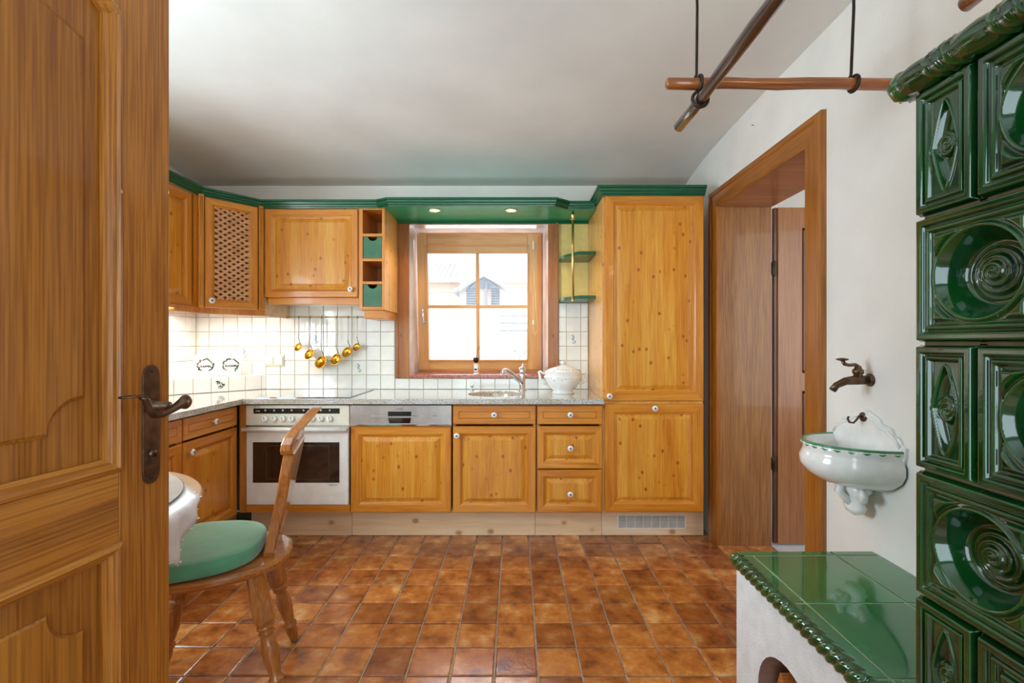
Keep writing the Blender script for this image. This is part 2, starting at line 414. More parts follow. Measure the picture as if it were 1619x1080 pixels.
bt = grid_tiles(wb, XL+.001, .516, .858, 1.466, -1.450, YB-.004, skip=(-.838, .308, .934))
# extra row and hood area is hidden behind the cabinets
random.seed(3)
def flower(seed=0, big=1.0):
    rr = random.Random(seed); sp = []
    for k in range(9):
        x, z = rr.uniform(-.012, .012)*big, .026-.0058*k
        sp.append((x, z, .0042*big, .0024*big, rr.uniform(0, 3), rr.choice([0, 0, 1, 2])))
        sp.append((x+rr.uniform(-.01, .01), z-.002, .003*big, .0018*big, rr.uniform(0, 3), rr.choice([0, 1, 1])))
    sp.append((0, -.028, .014, .0022, 0, 2)); sp.append((0, 0, .0010, .028, .15, 1))
    return sp
flm = blob_mesh('m', flower(1)).mesh('painted_flower', ['blue', 'greyleaf', 'leafp'])
for px, py in ((502, 537), (568, 582), (904, 537), (383, 564)):
    X, Z = (px-814)*YB/745, CH-(py-541)*YB/745
    best = min(bt.values(), key=lambda t: (t.location.x-X)**2+(t.location.z-Z)**2)
    o = bpy.data.objects.new('painted_flower', flm); COL.objects.link(o); o.parent = best; o.location = (0, -.0072, 0)
# left wall with the dining window opening
lw = MB(); a0, a1, b0, b1 = .36, 1.60, .92, 1.98
lw.box(XL-.3, XL, YF, a0, 0, 2.5).box(XL-.3, XL, a1, YB+.4, 0, 2.5).box(XL-.3, XL, a0, a1, 0, b0).box(XL-.3, XL, a0, a1, b1, 2.5)
wl = struct(lw, 'wall_left', 'wall', 'white plaster wall on the left behind cabinets and dining table', 'wall')
MB().box(XL-.002, XL+.004, 1.9, YB, .84, 1.47).obj('grout_bed', 'grout', wl)
grid_tiles(wl, 2.3, YB-.012, .858, 1.466, 2.3, -.004, PI/2, (XL, 0))
# dining window frame (outside the view; lets the daylight in)
wi2 = thing('window_2', 'wooden window of the dining corner in the left wall', 'window', (XL-.15, a0, b0), PI/2, kind='structure')
W2, H2 = a1-a0, b1-b0
MB().rects(W2, H2, [(0, 0), (0, -.06), (.06, -.06), (.06, 0)], closed=True, mis=[0, 1]).obj('frame', ['sash_h', 'sash'], wi2)
MB().box(W2/2-.02, W2/2+.02, -.05, -.01, .06, H2-.06).obj('mullion', 'sash', wi2)
# right wall with doorway
DY0, DY1, DZ = 1.922, 2.753, 1.98
rw = MB(); T = .30
rw.box(XR, XR+T, YF, DY0-.02, 0, 2.5).box(XR, XR+T, DY1+.02, YB+.4, 0, 2.5).box(XR, XR+T, DY0-.02, DY1+.02, DZ+.02, 2.5)
struct(rw, 'wall_right', 'wall', 'white plaster right wall holding the doorway and the wall fountain', 'wall')
# partition carrying the open oak door and the end of the stove
MB_ = MB().box(XL, -.93, .08, .22, 0, 2.5)
struct(MB_, 'wall_left_partition', 'wall', 'white partition stub carrying the open oak door', 'wall')
struct(MB().box(.66, XR, .02, .16, 0, 2.5), 'wall_right_partition', 'wall', 'white partition stub at the end of the tiled stove', 'wall')
struct(MB().box(XL-.15, XR+.2, YF-.12, YF, 0, 2.5), 'wall_front', 'wall', 'white hall wall behind the camera', 'wall')
# ceiling: level, then gently curving down to the back wall
prof = [(YF-.1, 2.42), (.5, 2.42), (1.663, 2.40), (2.3, 2.39), (2.6, 2.38), (2.85, 2.366), (3.05, 2.345), (3.2, 2.32), (3.34, 2.292)]
cb = MB(); n = len(prof)
vs = [(x, y, z) for x in (XL-.3, XR+.3) for y, z in prof]+[(x, y, z+.15) for x in (XL-.3, XR+.3) for y, z in prof]
fs = []
for i in range(n-1): fs += [(i, i+1, n+i+1, n+i), (2*n+i, 3*n+i, 3*n+i+1, 2*n+i+1)]
fs += [(0, n, 3*n, 2*n), (n-1, 3*n-1, 4*n-1, 2*n-1)]
cb.add(vs, fs, 0, True)
struct(cb, 'ceiling', 'ceil', 'white plaster kitchen ceiling curving down towards the back wall', 'ceiling')

# ------------------------------------------------------------------ far room beyond the doorway
struct(MB().box(1.502, 3.6, .6, 3.9, -.12, 0), 'floor_far_room', 'wfloor', 'pale floor of the room beyond the doorway', 'floor')
struct(MB().box(1.501, 3.7, 3.9, 4.0, 0, 2.6).box(3.6, 3.7, .6, 3.9, 0, 2.6).box(1.501, 3.7, .5, .6, 0, 2.6), 'wall_far_room', 'wall', 'white walls of the room beyond the doorway', 'wall')
struct(MB().box(1.501, 3.7, .5, 4.0, 2.6, 2.7), 'ceiling_far_room', 'ceil', 'white ceiling of the room beyond the doorway', 'ceiling')
d2 = thing('door_2', 'oak framed doorway in the right wall with its leaf folded open beyond', 'door', (XR, DY1, 0), kind='structure')
FX = -.021
def casing_mb():
    # casing on the kitchen side, swept in the plane of the wall: local y along wall (negative = towards camera), z up
    pr = [(0, .02), (0, .004), (.012, .0), (.07, .0), (.078, -.006), (.098, -.006), (.104, 0), (.108, .02)]
    return pr
W_ = DY1-DY0
# left (far) stile, near stile, head: mitred loops
pr = [(0, .022), (0, .004), (.006, 0), (.074, 0), (.080, -.007), (.100, -.007), (.106, 0), (.108, .022)]
def stile(y, s):
    lo = [(FX+d, y+s*o, 0) for o, d in pr]; hi = [(FX+d, y+s*o, DZ+o) for o, d in pr]
    return MB().loops([lo, hi])
stile(0, 1).obj('casing', 'case', d2); stile(-W_, -1).obj('casing', 'case', d2)
MB().loops([[(FX+d, o, DZ+o) for o, d in pr], [(FX+d, -W_-o, DZ+o) for o, d in pr]]).obj('head_casing', 'case_h', d2)
MB().box(FX+.022, T, 0, .02, 0, DZ).obj('lining', 'lining', d2, bev=.002)
MB().box(FX+.022, T, -W_-.02, -W_, 0, DZ).obj('lining', 'lining', d2, bev=.002)
MB().box(FX+.022, T, -W_-.02, .02, DZ, DZ+.02).obj('head_lining', 'lining_h', d2)
lf = MB().box(.335, 1.12, -.005, .035, .012, DZ-.004).obj('leaf', 'leaf2', d2, bev=.002)
MB().box(.318, .335, .004, .03, .012, DZ-.004).obj('rebate', 'darkoak', lf)
for z0, z1 in ((.53, .905), (1.01, 1.855)):
    MB().box(.478, .496, -.012, -.004, z0, z1).box(.478, 1.0, -.012, -.004, z0, z0+.016).box(.478, 1.0, -.012, -.004, z1-.016, z1).box(.984, 1.0, -.012, -.004, z0, z1).obj('panel_moulding', 'darkoak', lf, bev=.002)
for z in (.48, 1.62):
    MB().lathe([(.008, -.045), (.010, -.04), (.010, .04), (.008, .045)], (.311, -.002, z), 10).box(.300, .322, -.001, .003, z-.035, z+.035).obj('hinge', 'iron', d2)
MB().tube([(0, 0, 0), (-.012, 0, .001)], .0016, 6).obj('nail', 'iron', loc=(XR, 1.2*745/(1192-814), CH+(541-198)*1.2/(1192-814)))
tag(bpy.data.objects['nail'], 'tiny iron nail in the right wall left of the doorway head', 'nail')

# ------------------------------------------------------------------ kitchen window
w1 = thing('window_1', 'wooden kitchen window of four panes tilted open above the sink', 'window', (0, 0, 0), kind='structure')
for a, b, s in ((-.838, WX0, -1), (WX1, .306, 1)):
    MB().box(a, b, YB-.018, YB+.01, .936, 2.03).box(*((a, a+.02) if s < 0 else (b-.02, b)), YB-.026, YB-.017, .936, 2.03).obj('casing', 'wincase', w1, bev=.003)
MB().tube([(0, -.004, .012), (0, -.012, .006), (0, -.014, -.004), (0, -.006, -.01)], .0016, 6).obj('curtain_hook', 'iron', w1, (-.80, YB-.018, 1.235))
inst(w1.children[-1].data, 'curtain_hook', w1, (.268, YB-.018, 1.235))
MB().add([(WX0, YB-.01, WZ0), (-.735, 3.70, WZ0), (-.735, 3.70, WZ1), (WX0, YB-.01, WZ1), (WX0-.02, YB-.01, WZ0), (WX0-.02, 3.70, WZ0), (WX0-.02, 3.70, WZ1), (WX0-.02, YB-.01, WZ1)],
         [(0, 1, 2, 3), (4, 7, 6, 5), (0, 3, 7, 4), (1, 5, 6, 2), (0, 4, 5, 1), (3, 2, 6, 7)]).obj('reveal', 'reveal', w1)
MB().add([(WX1, YB-.01, WZ0), (.205, 3.70, WZ0), (.205, 3.70, WZ1), (WX1, YB-.01, WZ1), (WX1+.02, YB-.01, WZ0), (WX1+.02, 3.70, WZ0), (WX1+.02, 3.70, WZ1), (WX1+.02, YB-.01, WZ1)],
         [(0, 1, 2, 3), (4, 7, 6, 5), (0, 3, 7, 4), (1, 5, 6, 2), (0, 4, 5, 1), (3, 2, 6, 7)]).obj('reveal', 'reveal', w1)
MB().box(WX0, WX1, YB-.01, 3.70, WZ1-.008, WZ1).obj('head_reveal', 'reveal', w1)
MB().box(WX0-.001, WX1+.001, YB-.028, 3.63, .936, .963).obj('sill', 'marble', w1, bev=.004)
MB().rects(.946, 1.068, [(0, 3.70), (0, 3.62), (.04, 3.62), (.04, 3.70)], closed=True, mis=[0, 1], x0=-.738, z0=.962).obj('frame', ['sash_h', 'sash'], w1, bev=.002)
# tilted sash, built upright about its bottom edge then leaned inwards
sash = bpy.data.objects.new('sash', None); COL.objects.link(sash); sash.parent = w1
sash_mb = MB(); SW, SH = .888, 1.012
Lr, Rr, Tr, Br = .076, .075, .145, .078
def bar(mb, x0, x1, z0, z1, y0=-.045, y1=.0, mi=0): mb.box(x0, x1, y0, y1, z0, z1, mi)
bar(sash_mb, 0, Lr, 0, SH); bar(sash_mb, SW-Rr, SW, 0, SH)
bar(sash_mb, Lr, SW-Rr, 0, Br, mi=1); bar(sash_mb, Lr, SW-Rr, SH-Tr, SH, mi=1)
# overlap moulding
sash_mb.box(Lr-.02, SW-Rr+.012, -.052, -.044, SH-.092, SH-.082, 1)
sash_mb.box(Lr-.012, Lr, -.052, -.044, Br-.012, SH-.092).box(SW-Rr, SW-Rr+.012, -.052, -.044, Br-.012, SH-.092).box(Lr-.012, SW-Rr+.012, -.052, -.044, Br-.012, Br, 1)
bpy.data.objects.remove(sash)
sash = sash_mb.obj('sash', ['sash', 'sash_h'], w1, (-.722, 3.60, .985), Euler((math.radians(5.2), 0, 0)), bev=.003)
GX0, GX1, GZ0, GZ1 = Lr, SW-Rr, Br, SH-Tr
mxx, mzz = .445, .475
MB().box(mxx-.013, mxx+.013, -.040, -.012, GZ0, GZ1).obj('muntin', 'sash', sash, bev=.003)
MB().box(GX0, GX1, -.040, -.012, mzz-.013, mzz+.013).obj('muntin', 'sash_h', sash, bev=.003)
for x0, x1 in ((GX0, mxx-.013), (mxx+.013, GX1)):
    for z0, z1 in ((GZ0, mzz-.013), (mzz+.013, GZ1)):
        MB().box(x0, x1, -.026, -.022, z0, z1).obj('pane', 'glass', sash)
hd = MB().lathe([(.0, -.006), (.013, -.004), (.014, 0), (.013, .004)], (0, -.004, 0), 16, mat=Matrix.Rotation(PI/2, 3, 'X').to_4x4()).tube([(0, -.006, 0), (0, -.03, .003), (0, -.036, .02), (0, -.036, .06), (0, -.034, .11)], [.007, .008, .008, .007, .004], 10)
hd.obj('handle', 'chrome', sash, (.042, -.048, .36))
cordp = [(0, 0, .14)]+[(.0, -.002, .10), (.008, -.002, -.15), (.022, -.002, -.36), (.030, -.002, -.50), (.026, -.002, -.545), (.012, -.002, -.558), (0, -.002, -.53), (-.002, -.002, -.45), (.0, -.002, -.05)]
co = thing('blind_cord', 'looped cream blind cord hanging down the right side of the kitchen window', 'cord', (.135, 3.455, 1.80))
MB().tube(cordp, .0016, 6).obj('string', 'cord', co)
for z in (.10, -.47): MB().box(-.007, .007, -.008, .004, z-.03 if z > 0 else z-.012, z+.03 if z > 0 else z+.02).obj('cleat', 'cream2', co, bev=.002)

# ---- outside
struct(MB().box(-30, 30, 4.2, 60, -1.6, -1.5), 'ground', 'snow', 'pale sunlit yard outside the window', 'ground')
struct(MB().add([(-30, 8, -1.5), (30, 8, -1.5), (30, 29, 3.4), (-30, 29, 3.4), (-30, 60, 3.6), (30, 60, 3.6), (-30, 60, -2), (30, 60, -2), (-30, 8, -2), (30, 8, -2)],
    [(0, 1, 2, 3), (3, 2, 5, 4), (0, 3, 4, 6, 8), (1, 9, 7, 5, 2), (8, 6, 7, 9), (0, 8, 9, 1), (4, 5, 7, 6)]), 'ground_bank', 'snow', 'pale sunlit slope rising behind the yard', 'ground')
nh = thing('neighbour_house', 'long pale house on the slope seen through the window', 'house', (0, 37, 3.4))
MB().box(-14, 9, 0, 8, 0, 2.5).obj('wall', 'facade', nh)
rf = MB()
for i in range(60): rf.tube([(-14.5+i*.40, -.6, 2.55), (-14.5+i*.40, 4.0, 4.6)], .19, 8)
rf.obj('roof', 'tileroof', nh)
MB().box(-14, 9, -.08, 0, 1.7, 1.85).obj('band', 'tileroof', nh)
for x in (-6.3, -.4): MB().rects(1.0, 1.1, [(0, 0), (0, -.05), (.09, -.05), (.09, 0)], closed=True, x0=x, z0=.4).box(x+.46, x+.54, -.04, 0, .4, 1.5).obj('window', 'tileroof', nh)
hu = thing('log_hut', 'small weathered log hut with a gabled roof seen through the window', 'hut', (-1.94, 29.5, 3.42))
for i in range(7):
    z = .08+i*.16
    for x0, x1 in ((-1.05, -.35), (.55, 1.0)): MB().tube([(x0-.06, 0, z), (x1, 0, z)], .078, 8).obj('log', 'hutlog', hu)
MB().box(-1.0, .95, .1, 2.2, 0, 1.15).obj('wall', 'facade', hu)
MB().prism([(-.9, 1.12), (.9, 1.12), (.5, 1.5), (0, 1.75), (-.5, 1.5)], -.12, .0, 'xz').obj('gable', 'hutlog', hu)
MB().prism([(-1.85, .80), (-1.85, .93), (0, 2.02), (1.7, 1.05), (1.7, .92), (0, 1.85)], -.9, 2.4, 'xz').obj('roof', 'tileroof', hu)
MB().box(.08, .24, -.3, -.15, 0, 1.35).obj('post', 'hutlog', hu)
fe = thing('yard_fence', 'pale rail fence on the slope right of the hut outside the window', 'fence', (-.60, 20.0, 1.28))
for i in range(6): MB().box(i*.5, i*.5+.07, 0, .07, 0, 1.1).obj('post', 'tileroof', fe)
for z in (.35, .68, .98): MB().box(-.05, 2.8, -.04, 0, z, z+.08).obj('rail', 'hutlog', fe)
sh = MB(); rr = random.Random(5)
for i in range(260):
    x, y, z = rr.gauss(0, .34), rr.gauss(0, .25), min(1.15, abs(rr.gauss(.5, .35))); s_ = .09
    d = Vector((rr.uniform(-1, 1), rr.uniform(-1, 1), rr.uniform(-1, 1))).normalized()*s_; e = d.cross(Vector((0, 0, 1)))*.5
    sh.add([(x, y, z), tuple(Vector((x, y, z))+d*.5+e), tuple(Vector((x, y, z))+d), tuple(Vector((x, y, z))+d*.5-e)], [(0, 1, 2, 3)])
t = thing('shrub', 'small leafy shrub in front of the fence outside the window', 'shrub', (.12, 13.6, -.1), )
o = sh.obj('foliage', 'shrubm', t); o['kind'] = 'stuff'
MB().tube([(0, 0, -.12), (.02, 0, .3), (0, 0, .8)], [.03, .02, .01], 6).obj('stem', 'bark', t)

# ------------------------------------------------------------------ cabinets
DT = .022
def panel_door(parent, name, x, z, w, h, fr=.055, y=0, knob=None, lattice=False, slim=False, mats=('pine_h', 'pine_v', 'pine'), groove=False):
    t = DT
    d = bpy.data.objects.new(name, None)
    if slim:      # drawer front with an engraved rectangle
        mb = MB().rects(w, h, [(0, 0), (0, -t+.004), (.004, -t), (fr*.62, -t), (fr*.62+.002, -t+.004), (fr*.62+.004, -t)], mis=[0, 0])
        d = mb.obj(name, [mats[0], mats[1]], parent, (x, y, z), bev=0)
    else:
        mb = MB().rects(w, h, [(0, 0), (0, -t+.005), (.005, -t), (fr-.014, -t), (fr-.009, -t+.005), (fr, -t+.009), (fr, -.002)], closed=True, mis=[0, 1])
        d = mb.obj(name, [mats[0], mats[1]], parent, (x, y, z))
        if not lattice:
            MB().rects(w, h, [(fr-.001, -.003), (fr-.001, -t+.013), (fr+.006, -t+.014), (fr+.030, -t+.003), (fr+.032, -t+.004), (fr+.034, -t+.003)]).obj('panel', mats[2], d)
    if knob: add_knob(d, knob[0]-x, knob[1]-z)
    return d
kn = MB(); R = Matrix.Rotation(PI/2, 4, 'X')
kn.lathe([(.006, 0), (.0055, .010), (.009, .013), (.0155, .016), (.017, .021), (.0155, .025), (.009, .028)], (0, 0, 0), 20, mat=R)
knob_me = kn.mesh('knob', 'porc')
kf = blob_mesh('f', [(.003*math.cos(t)*1.6, .003*math.sin(t)*1.6, .0042, .002, t, 0 if i % 2 else 1) for i, t in enumerate([0, 1.05, 2.1, 3.14, 4.2, 5.2])], y=-.0006).mesh('painted_flower', ['blue', 'greyleaf'])
kr = MB().lathe([(.0175, -.001), (.019, .0), (.0175, .002)], (0, 0, 0), 18, mat=R).mesh('knob_ring', 'brassl')
def add_knob(d, x, z):
    o = inst(knob_me, 'knob', d, (x, -DT, z))
    # painted flower is part of the knob mesh's look: joined as a child only where depth of tree allows
    return o
# knob gets its flower as a second material directly in the mesh
kb2 = MB(); kb2.lathe([(.006, 0), (.0055, .010), (.009, .013), (.0155, .016), (.017, .021), (.0155, .025), (.009, .028)], (0, 0, 0), 20, mat=R)
for i, t in enumerate([0, 1.05, 2.1, 3.14, 4.2, 5.2]):
    n8 = 6; pts = []
    for k in range(n8):
        a = 2*PI*k/n8; p, q = .0044*math.cos(a), .0022*math.sin(a); pts.append((.0048*math.cos(t)+p*math.cos(t)-q*math.sin(t), .0048*math.sin(t)+p*math.sin(t)+q*math.cos(t)))
    kb2.prism(pts, -.0288, -.026, 'xz', 1 if i % 2 else 2)
knob_me = kb2.mesh('knob', ['porc', 'blue', 'greyleaf'])
YD = 2.776+DT           # carcass front; doors project to 2.776
def base_unit(name, label, x0, x1, cat='cabinet'):
    t = thing(name, label, cat, (x0, YD, .184)); w = x1-x0
    MB().rects(w, .634, [(0, .51), (0, 0), (.018, 0), (.018, .49)], closed=False, mis=[0, 1]).obj('body', ['pine_h', 'pine_v'], t)
    return t, w
# sink cupboard
t, w = base_unit('sink_cabinet', 'knotty pine sink cupboard with one drawer front over one door, right of the dishwasher', -.368, .126)
panel_door(t, 'drawer', .003, .634-.113, w-.006, .111, slim=True, knob=(w/2, .58))
panel_door(t, 'door', .003, .0, w-.006, .509, knob=(.028, .458))
# three drawer unit
t, w = base_unit('drawer_cabinet', 'knotty pine unit with three stacked drawers beside the tall cupboard', .130, .520)
panel_door(t, 'drawer', .002, .634-.113, w-.005, .111, slim=True, knob=(w/2, .58))
panel_door(t, 'drawer', .002, .259, w-.005, .250, fr=.05, knob=(w/2, .259+.125))
panel_door(t, 'drawer', .002, .0, w-.005, .252, fr=.05, knob=(w/2, .115))
# dishwasher
dw = thing('dishwasher', 'built-in dishwasher with steel control strip over a knotty pine door', 'dishwasher', (-.972, YD, .184)); W = .600
MB().box(.005, W-.005, .0, .52, 0, .63).obj('body', 'steel', dw)
panel_door(dw, 'door_front', .004, .0, W-.008, .509, fr=.06)
cp = MB().box(.0, W, -DT, 0, .512, .634).obj('control_panel', 'steel', dw, bev=.002)
MB().rects(.137, .064, [(0, -DT-.001), (0, -DT+.006), (.006, -DT+.006), (.006, -DT-.001)], closed=True, x0=.225, z0=.532).obj('recess_rim', 'steel', cp)
MB().box(.225, .362, -DT-.002, -DT+.002, .570, .597).obj('display', 'black', cp)
MB().prism([(.232, .528), (.355, .528), (.362, .560), (.225, .560)], -DT-.0015, -DT+.001, 'xz').obj('grip', 'ovenglass', cp, bev=.001)
MB().box(.0, W, -DT-.004, -DT+.001, .512, .522).obj('lower_trim', 'chrome', cp)
for x, ww in ((.075, .026), (.125, .014), (.145, .014), (.164, .014), (.184, .014), (.204, .012), (.375, .022), (.402, .014), (.42, .014), (.438, .014), (.49, .026)):
    MB().box(x, x+ww, -DT-.002, -DT+.001, .5695, .5725).obj('button', 'chrome', cp)
text('SIEMENS', .011, 'ink', cp, (.293, -DT-.0006, .612))
for k, s_ in enumerate(('70', '65', '50', '35')): text(s_, .008, 'ink', cp, (.131+.0195*k, -DT-.0006, .557))
text('A', .008, 'ink', cp, (.086, -DT-.0006, .557))
# oven
ov = thing('oven', 'white built-in oven with eight round control knobs and a dark window', 'oven', (-1.584, YD, .184)); W = .608
MB().box(.004, W-.004, .0, .52, 0, .632).obj('body', 'steel', ov)
cp = MB().box(0, W, -DT, 0, .515, .634).obj('control_panel', 'cream', ov, bev=.003)
MB().box(.045, .552, -DT-.002, -DT+.002, .585, .616).obj('display_strip', 'black', cp)
for x in (.115, .167, .218, .27, .34, .391, .442, .494):
    k_ = MB().lathe([(.019, 0), (.018, .012), (.015, .016), (.004, .017)], (0, 0, 0), 20, mat=R).box(-.0025, .0025, -.022, -.014, -.014, .014).obj('knob', 'porc', cp, (x, -DT, .555))
    MB().box(x-.001, x+.001, -DT-.023, -DT-.0215, .558, .568).obj('knob_mark', 'ink', cp)
for x, s_ in ((.075, '12:48'), (.115, '•'), (.167, '○'), (.218, '□'), (.27, '•'), (.34, '•'), (.391, '•'), (.442, '•'), (.494, '•')):
    if s_ == '12:48': text(s_, .012, 'cream', cp, (x-.005, -DT-.0026, .600))
    else: MB().rects(.009, .009, [(0, -DT-.0026), (0, -DT-.0015), (.002, -DT-.0015), (.002, -DT-.0026)], closed=True, x0=x-.0045, z0=.600).obj('symbol', 'cream', cp)
text('SIEMENS', .010, 'ink', cp, (.064, -DT-.0006, .6245))
dr = MB().box(.003, W-.003, -DT-.006, 0, .048, .505).obj('oven_door', 'whitegloss', ov, bev=.006)
MB().rects(.508, .238, [(0, -DT-.0062), (0, -DT-.0085), (.002, -DT-.009)], x0=.045, z0=.180).obj('door_window', 'ovenglass', dr)
MB().rects(.37, .20, [(0, -DT-.009), (0, -DT-.0098), (.004, -DT-.0098), (.004, -DT-.009)], closed=True, x0=.125, z0=.20).obj('inner_frame', 'bronze', dr)
MB().tube([(0, -.035, 0), (W, -.035, 0)], .013, 12, flat=1).box(.02, .05, -.035, .02, -.01, .01).box(W-.05, W-.02, -.035, .02, -.01, .01).obj('handle_bar', 'whitegloss', dr, (0, -DT-.002, .496))
text('NEUE KLASSE', .008, 'ink', dr, (.515, -DT-.0066, .166))
MB().box(-.002, W+.002, -DT+.006, .02, 0, .045).obj('lower_rail', 'pine_h', ov, bev=.002)
# filler strip at the inner corner
o = MB().box(-1.624, -1.586, 2.778, 3.3, .184, .822).obj('corner_filler', 'pine_d', bev=.002); tag(o, 'narrow orange pine filler board left of the oven', 'board')
# tall cupboard
tc = thing('tall_cupboard', 'tall knotty pine cupboard with two doors at the right end of the units', 'cupboard', (.520, YD, .184)); W = .597
MB().box(0, W, 0, .525, 0, 1.876).obj('body', 'pine_y', tc, bev=.002)
panel_door(tc, 'door', .013, .658, W-.016, 1.216, fr=.062, knob=(.034, .690))
panel_door(tc, 'door', .013, .002, W-.016, .640, fr=.062, knob=(.30, .618))
# plinth boards
PY = 2.897
for i, (a, b, lb) in enumerate(((-1.62, -1.002, 'under the oven'), (-1.0, .1235, 'under dishwasher and sink cupboard'), (.1255, .532, 'under the three drawer unit'), (.534, 1.16, 'under the tall cupboard with a slotted vent'))):
    p = MB().box(a, b, PY, PY+.018, .002, .186).obj('plinth_board', 'plinth', bev=.001); tag(p, 'pale bleached pine plinth board '+lb, 'board', 'plinth boards under the units')
    if i == 3:
        g = MB().rects(.42, .082, [(0, 0), (0, -.005), (.005, -.005), (.006, 0)], closed=True, x0=.630, z0=.046).obj('vent_grille', 'whitegloss', p, (0, PY, 0))
        MB().box(.634, 1.046, -.0008, 0, .05, .124).obj('dark_backing', 'black', g)
        s_ = MB()
        for k in range(1, 10): s_.box(.635, 1.045, -.0045, -.0008, .0505+k*.0074-.0016, .0505+k*.0074+.0016)
        for k in range(1, 8): s_.box(.634+k*.0515-.0012, .634+k*.0515+.0012, -.005, -.0008, .05, .124)
        o = s_.obj('slats', 'whitegloss', g); o['kind'] = 'stuff'
p = MB().box(-1.642, -1.624, 1.75, 2.90, .002, .186).obj('plinth_board', 'plinth', loc=(-.09, 0, 0)); tag(p, 'pale bleached pine plinth board under the left run', 'board', 'plinth boards under the units')
# left run: faces +x
def left_unit(label, y0, y1):
    t = thing('base_cabinet', label, 'cabinet', (-1.62-DT, y0, .184), PI/2); w = y1-y0
    MB().rects(w, .634, [(0, .60), (0, 0), (.018, 0), (.018, .58)], mis=[0, 1]).obj('body', ['pine_h', 'pine_v'], t)
    panel_door(t, 'drawer', .003, .521, w-.006, .111, slim=True, knob=(w/2, .58), fr=.055)
    panel_door(t, 'door', .003, .0, w-.006, .509, knob=(.04, .458), mats=('pine_h', 'pine_v', 'pine'))
    return t
left_unit('knotty pine base cupboard left of the oven with one drawer and one door', 2.303, 2.752)
left_unit('pine base cupboard half hidden behind the open oak door', 1.84, 2.300)
# ------------------------------------------------------------------ worktop
ct = .858; cb_ = .829; FY = 2.74
SX, SY, SR = -.126, 3.035, .177
wk = MB()
def slab(x0, x1, y0, y1): wk.box(x0, x1, y0, y1, cb_, ct)
sx0, sx1, sy0, sy1 = SX-.21, SX+.21, SY-.21, SY+.21
N = 48
def sqp(t):
    c, s_ = math.cos(t), math.sin(t); k = .21/max(abs(c), abs(s_)); return (SX+c*k, SY+s_*k)
ang = [2*PI*k/N+PI/4 for k in range(N)]
wk.loops([[(*sqp(t), cb_) for t in ang], [(*sqp(t), ct) for t in ang], [(SX+SR*math.cos(t), SY+SR*math.sin(t), ct) for t in ang],
          [(SX+(SR-.004)*math.cos(t), SY+(SR-.004)*math.sin(t), ct-.004) for t in ang], [(SX+(SR-.004)*math.cos(t), SY+(SR-.004)*math.sin(t), cb_) for t in ang]], False, True)
slab(-1.585, sx0, FY, YB-.012); slab(sx1, .519, FY, YB-.012); slab(sx0, sx1, FY, sy0); slab(sx0, sx1, sy1, YB-.012)
slab(XL+.01, -1.585, 1.80, YB-.012)
o = wk.obj('worktop', 'granite'); tag(o, 'speckled grey granite worktop running round the corner', 'worktop')
o = MB().box(-1.54, .50, FY-.002, FY+.001, .8305, .834).obj('worktop_edge_wear', 'brassl', o)
bpy.data.objects.remove(o)
sk = MB().lathe([(SR-.003, .0), (SR-.003, -.012), (SR-.02, -.10), (SR-.07, -.135), (.02, -.142), (.0001, -.142)], (SX, SY, ct-.005), 40, caps=False)
sk.lathe([(SR+.008, -.03), (SR+.003, -.10), (SR-.05, -.15), (.0001, -.155)], (SX, SY, ct-.005), 40, caps=False)
o = sk.obj('sink', 'granite'); tag(o, 'round granite sink bowl set into the worktop below the window', 'sink')
MB().lathe([(.03, 0), (.03, .004), (.02, .006), (.001, .004)], (SX, SY, ct-.147), 20).obj('drain', 'chrome', o)
o = MB().box(-1.54, -.98, 2.80, 3.27, ct, ct+.005).obj('cooktop', 'blackglass', bev=.001); tag(o, 'black glass ceramic cooktop in the worktop over the oven', 'cooktop')
# raised tiled ledge across the corner
lg = MB().prism([(-1.765, YB-.008), (XL+.006, YB-.008), (XL+.006, 2.85)], ct+.0005, .958, 'xy').obj('corner_ledge', 'grout'); tag(lg, 'low white tiled ledge cutting across the worktop corner', 'ledge')
Ld = math.hypot(.485, .48); ux = Vector((-.485, -.48))/Ld
for k in range(7):
    a, b = .0+k*TP-.07, (k+1)*TP-.07
    a = max(a, .004); b = min(b, Ld-.01)
    # local x must run left to right seen from the front: from far-left point to right end
    x0, x1 = Ld-b, Ld-a
    tl = wt(lg, x0, x1, ct+.001, .960, -.001, math.radians(44.7), (XL+.006, 2.85))
    if k == 3:
        sp = flower(8, 1.5); o = blob_mesh('m', [(x*1.4, z*.8, a_*1.2, b_*1.1, g, m) for x, z, a_, b_, g, m in sp]).mesh('painted_flower', ['ink', 'greyleaf', 'leafp'])
        f = bpy.data.objects.new('painted_flower', o); COL.objects.link(f); f.parent = tl; f.location = (0, -.0072, 0)
MB().prism([(-1.765, YB-.009), (XL+.007, YB-.009), (XL+.007, 2.85)], .9581, .963, 'xy').obj('ledge_top', 'wtile', lg)
# canisters
def canister(word, label, cx, cy, wd, seed):
    t = thing('canister', label, 'canister', (cx, cy, .9632), math.radians(36)); d = .05; hh = .135
    MB().box(-wd/2, wd/2, -d/2, d/2, 0, hh).obj('body', 'porc', t, bev=.006, seg=3)
    MB().box(-wd/2+.01, wd/2-.01, -d/2+.006, d/2-.006, hh, hh+.004).obj('lid', 'porc', t, bev=.002)
    rr = random.Random(seed); sp = []
    for k in range(26):
        a = -.95+k/25*(PI+1.9); r_ = .042+rr.uniform(-.005, .005)
        sp.append((r_*math.cos(a), .072+r_*math.sin(a), .0085, .0042, a+rr.uniform(-.9, .9)+1.2, rr.choice([0, 0, 0, 1, 2])))
    blob_mesh('w', sp).obj('painted_wreath', ['wreath', 'ink', 'pinkp'], t, (0, -d/2-.0001, 0))
    text(word, .018, 'ink', t, (0, -d/2-.0012, .066), off=.0007)
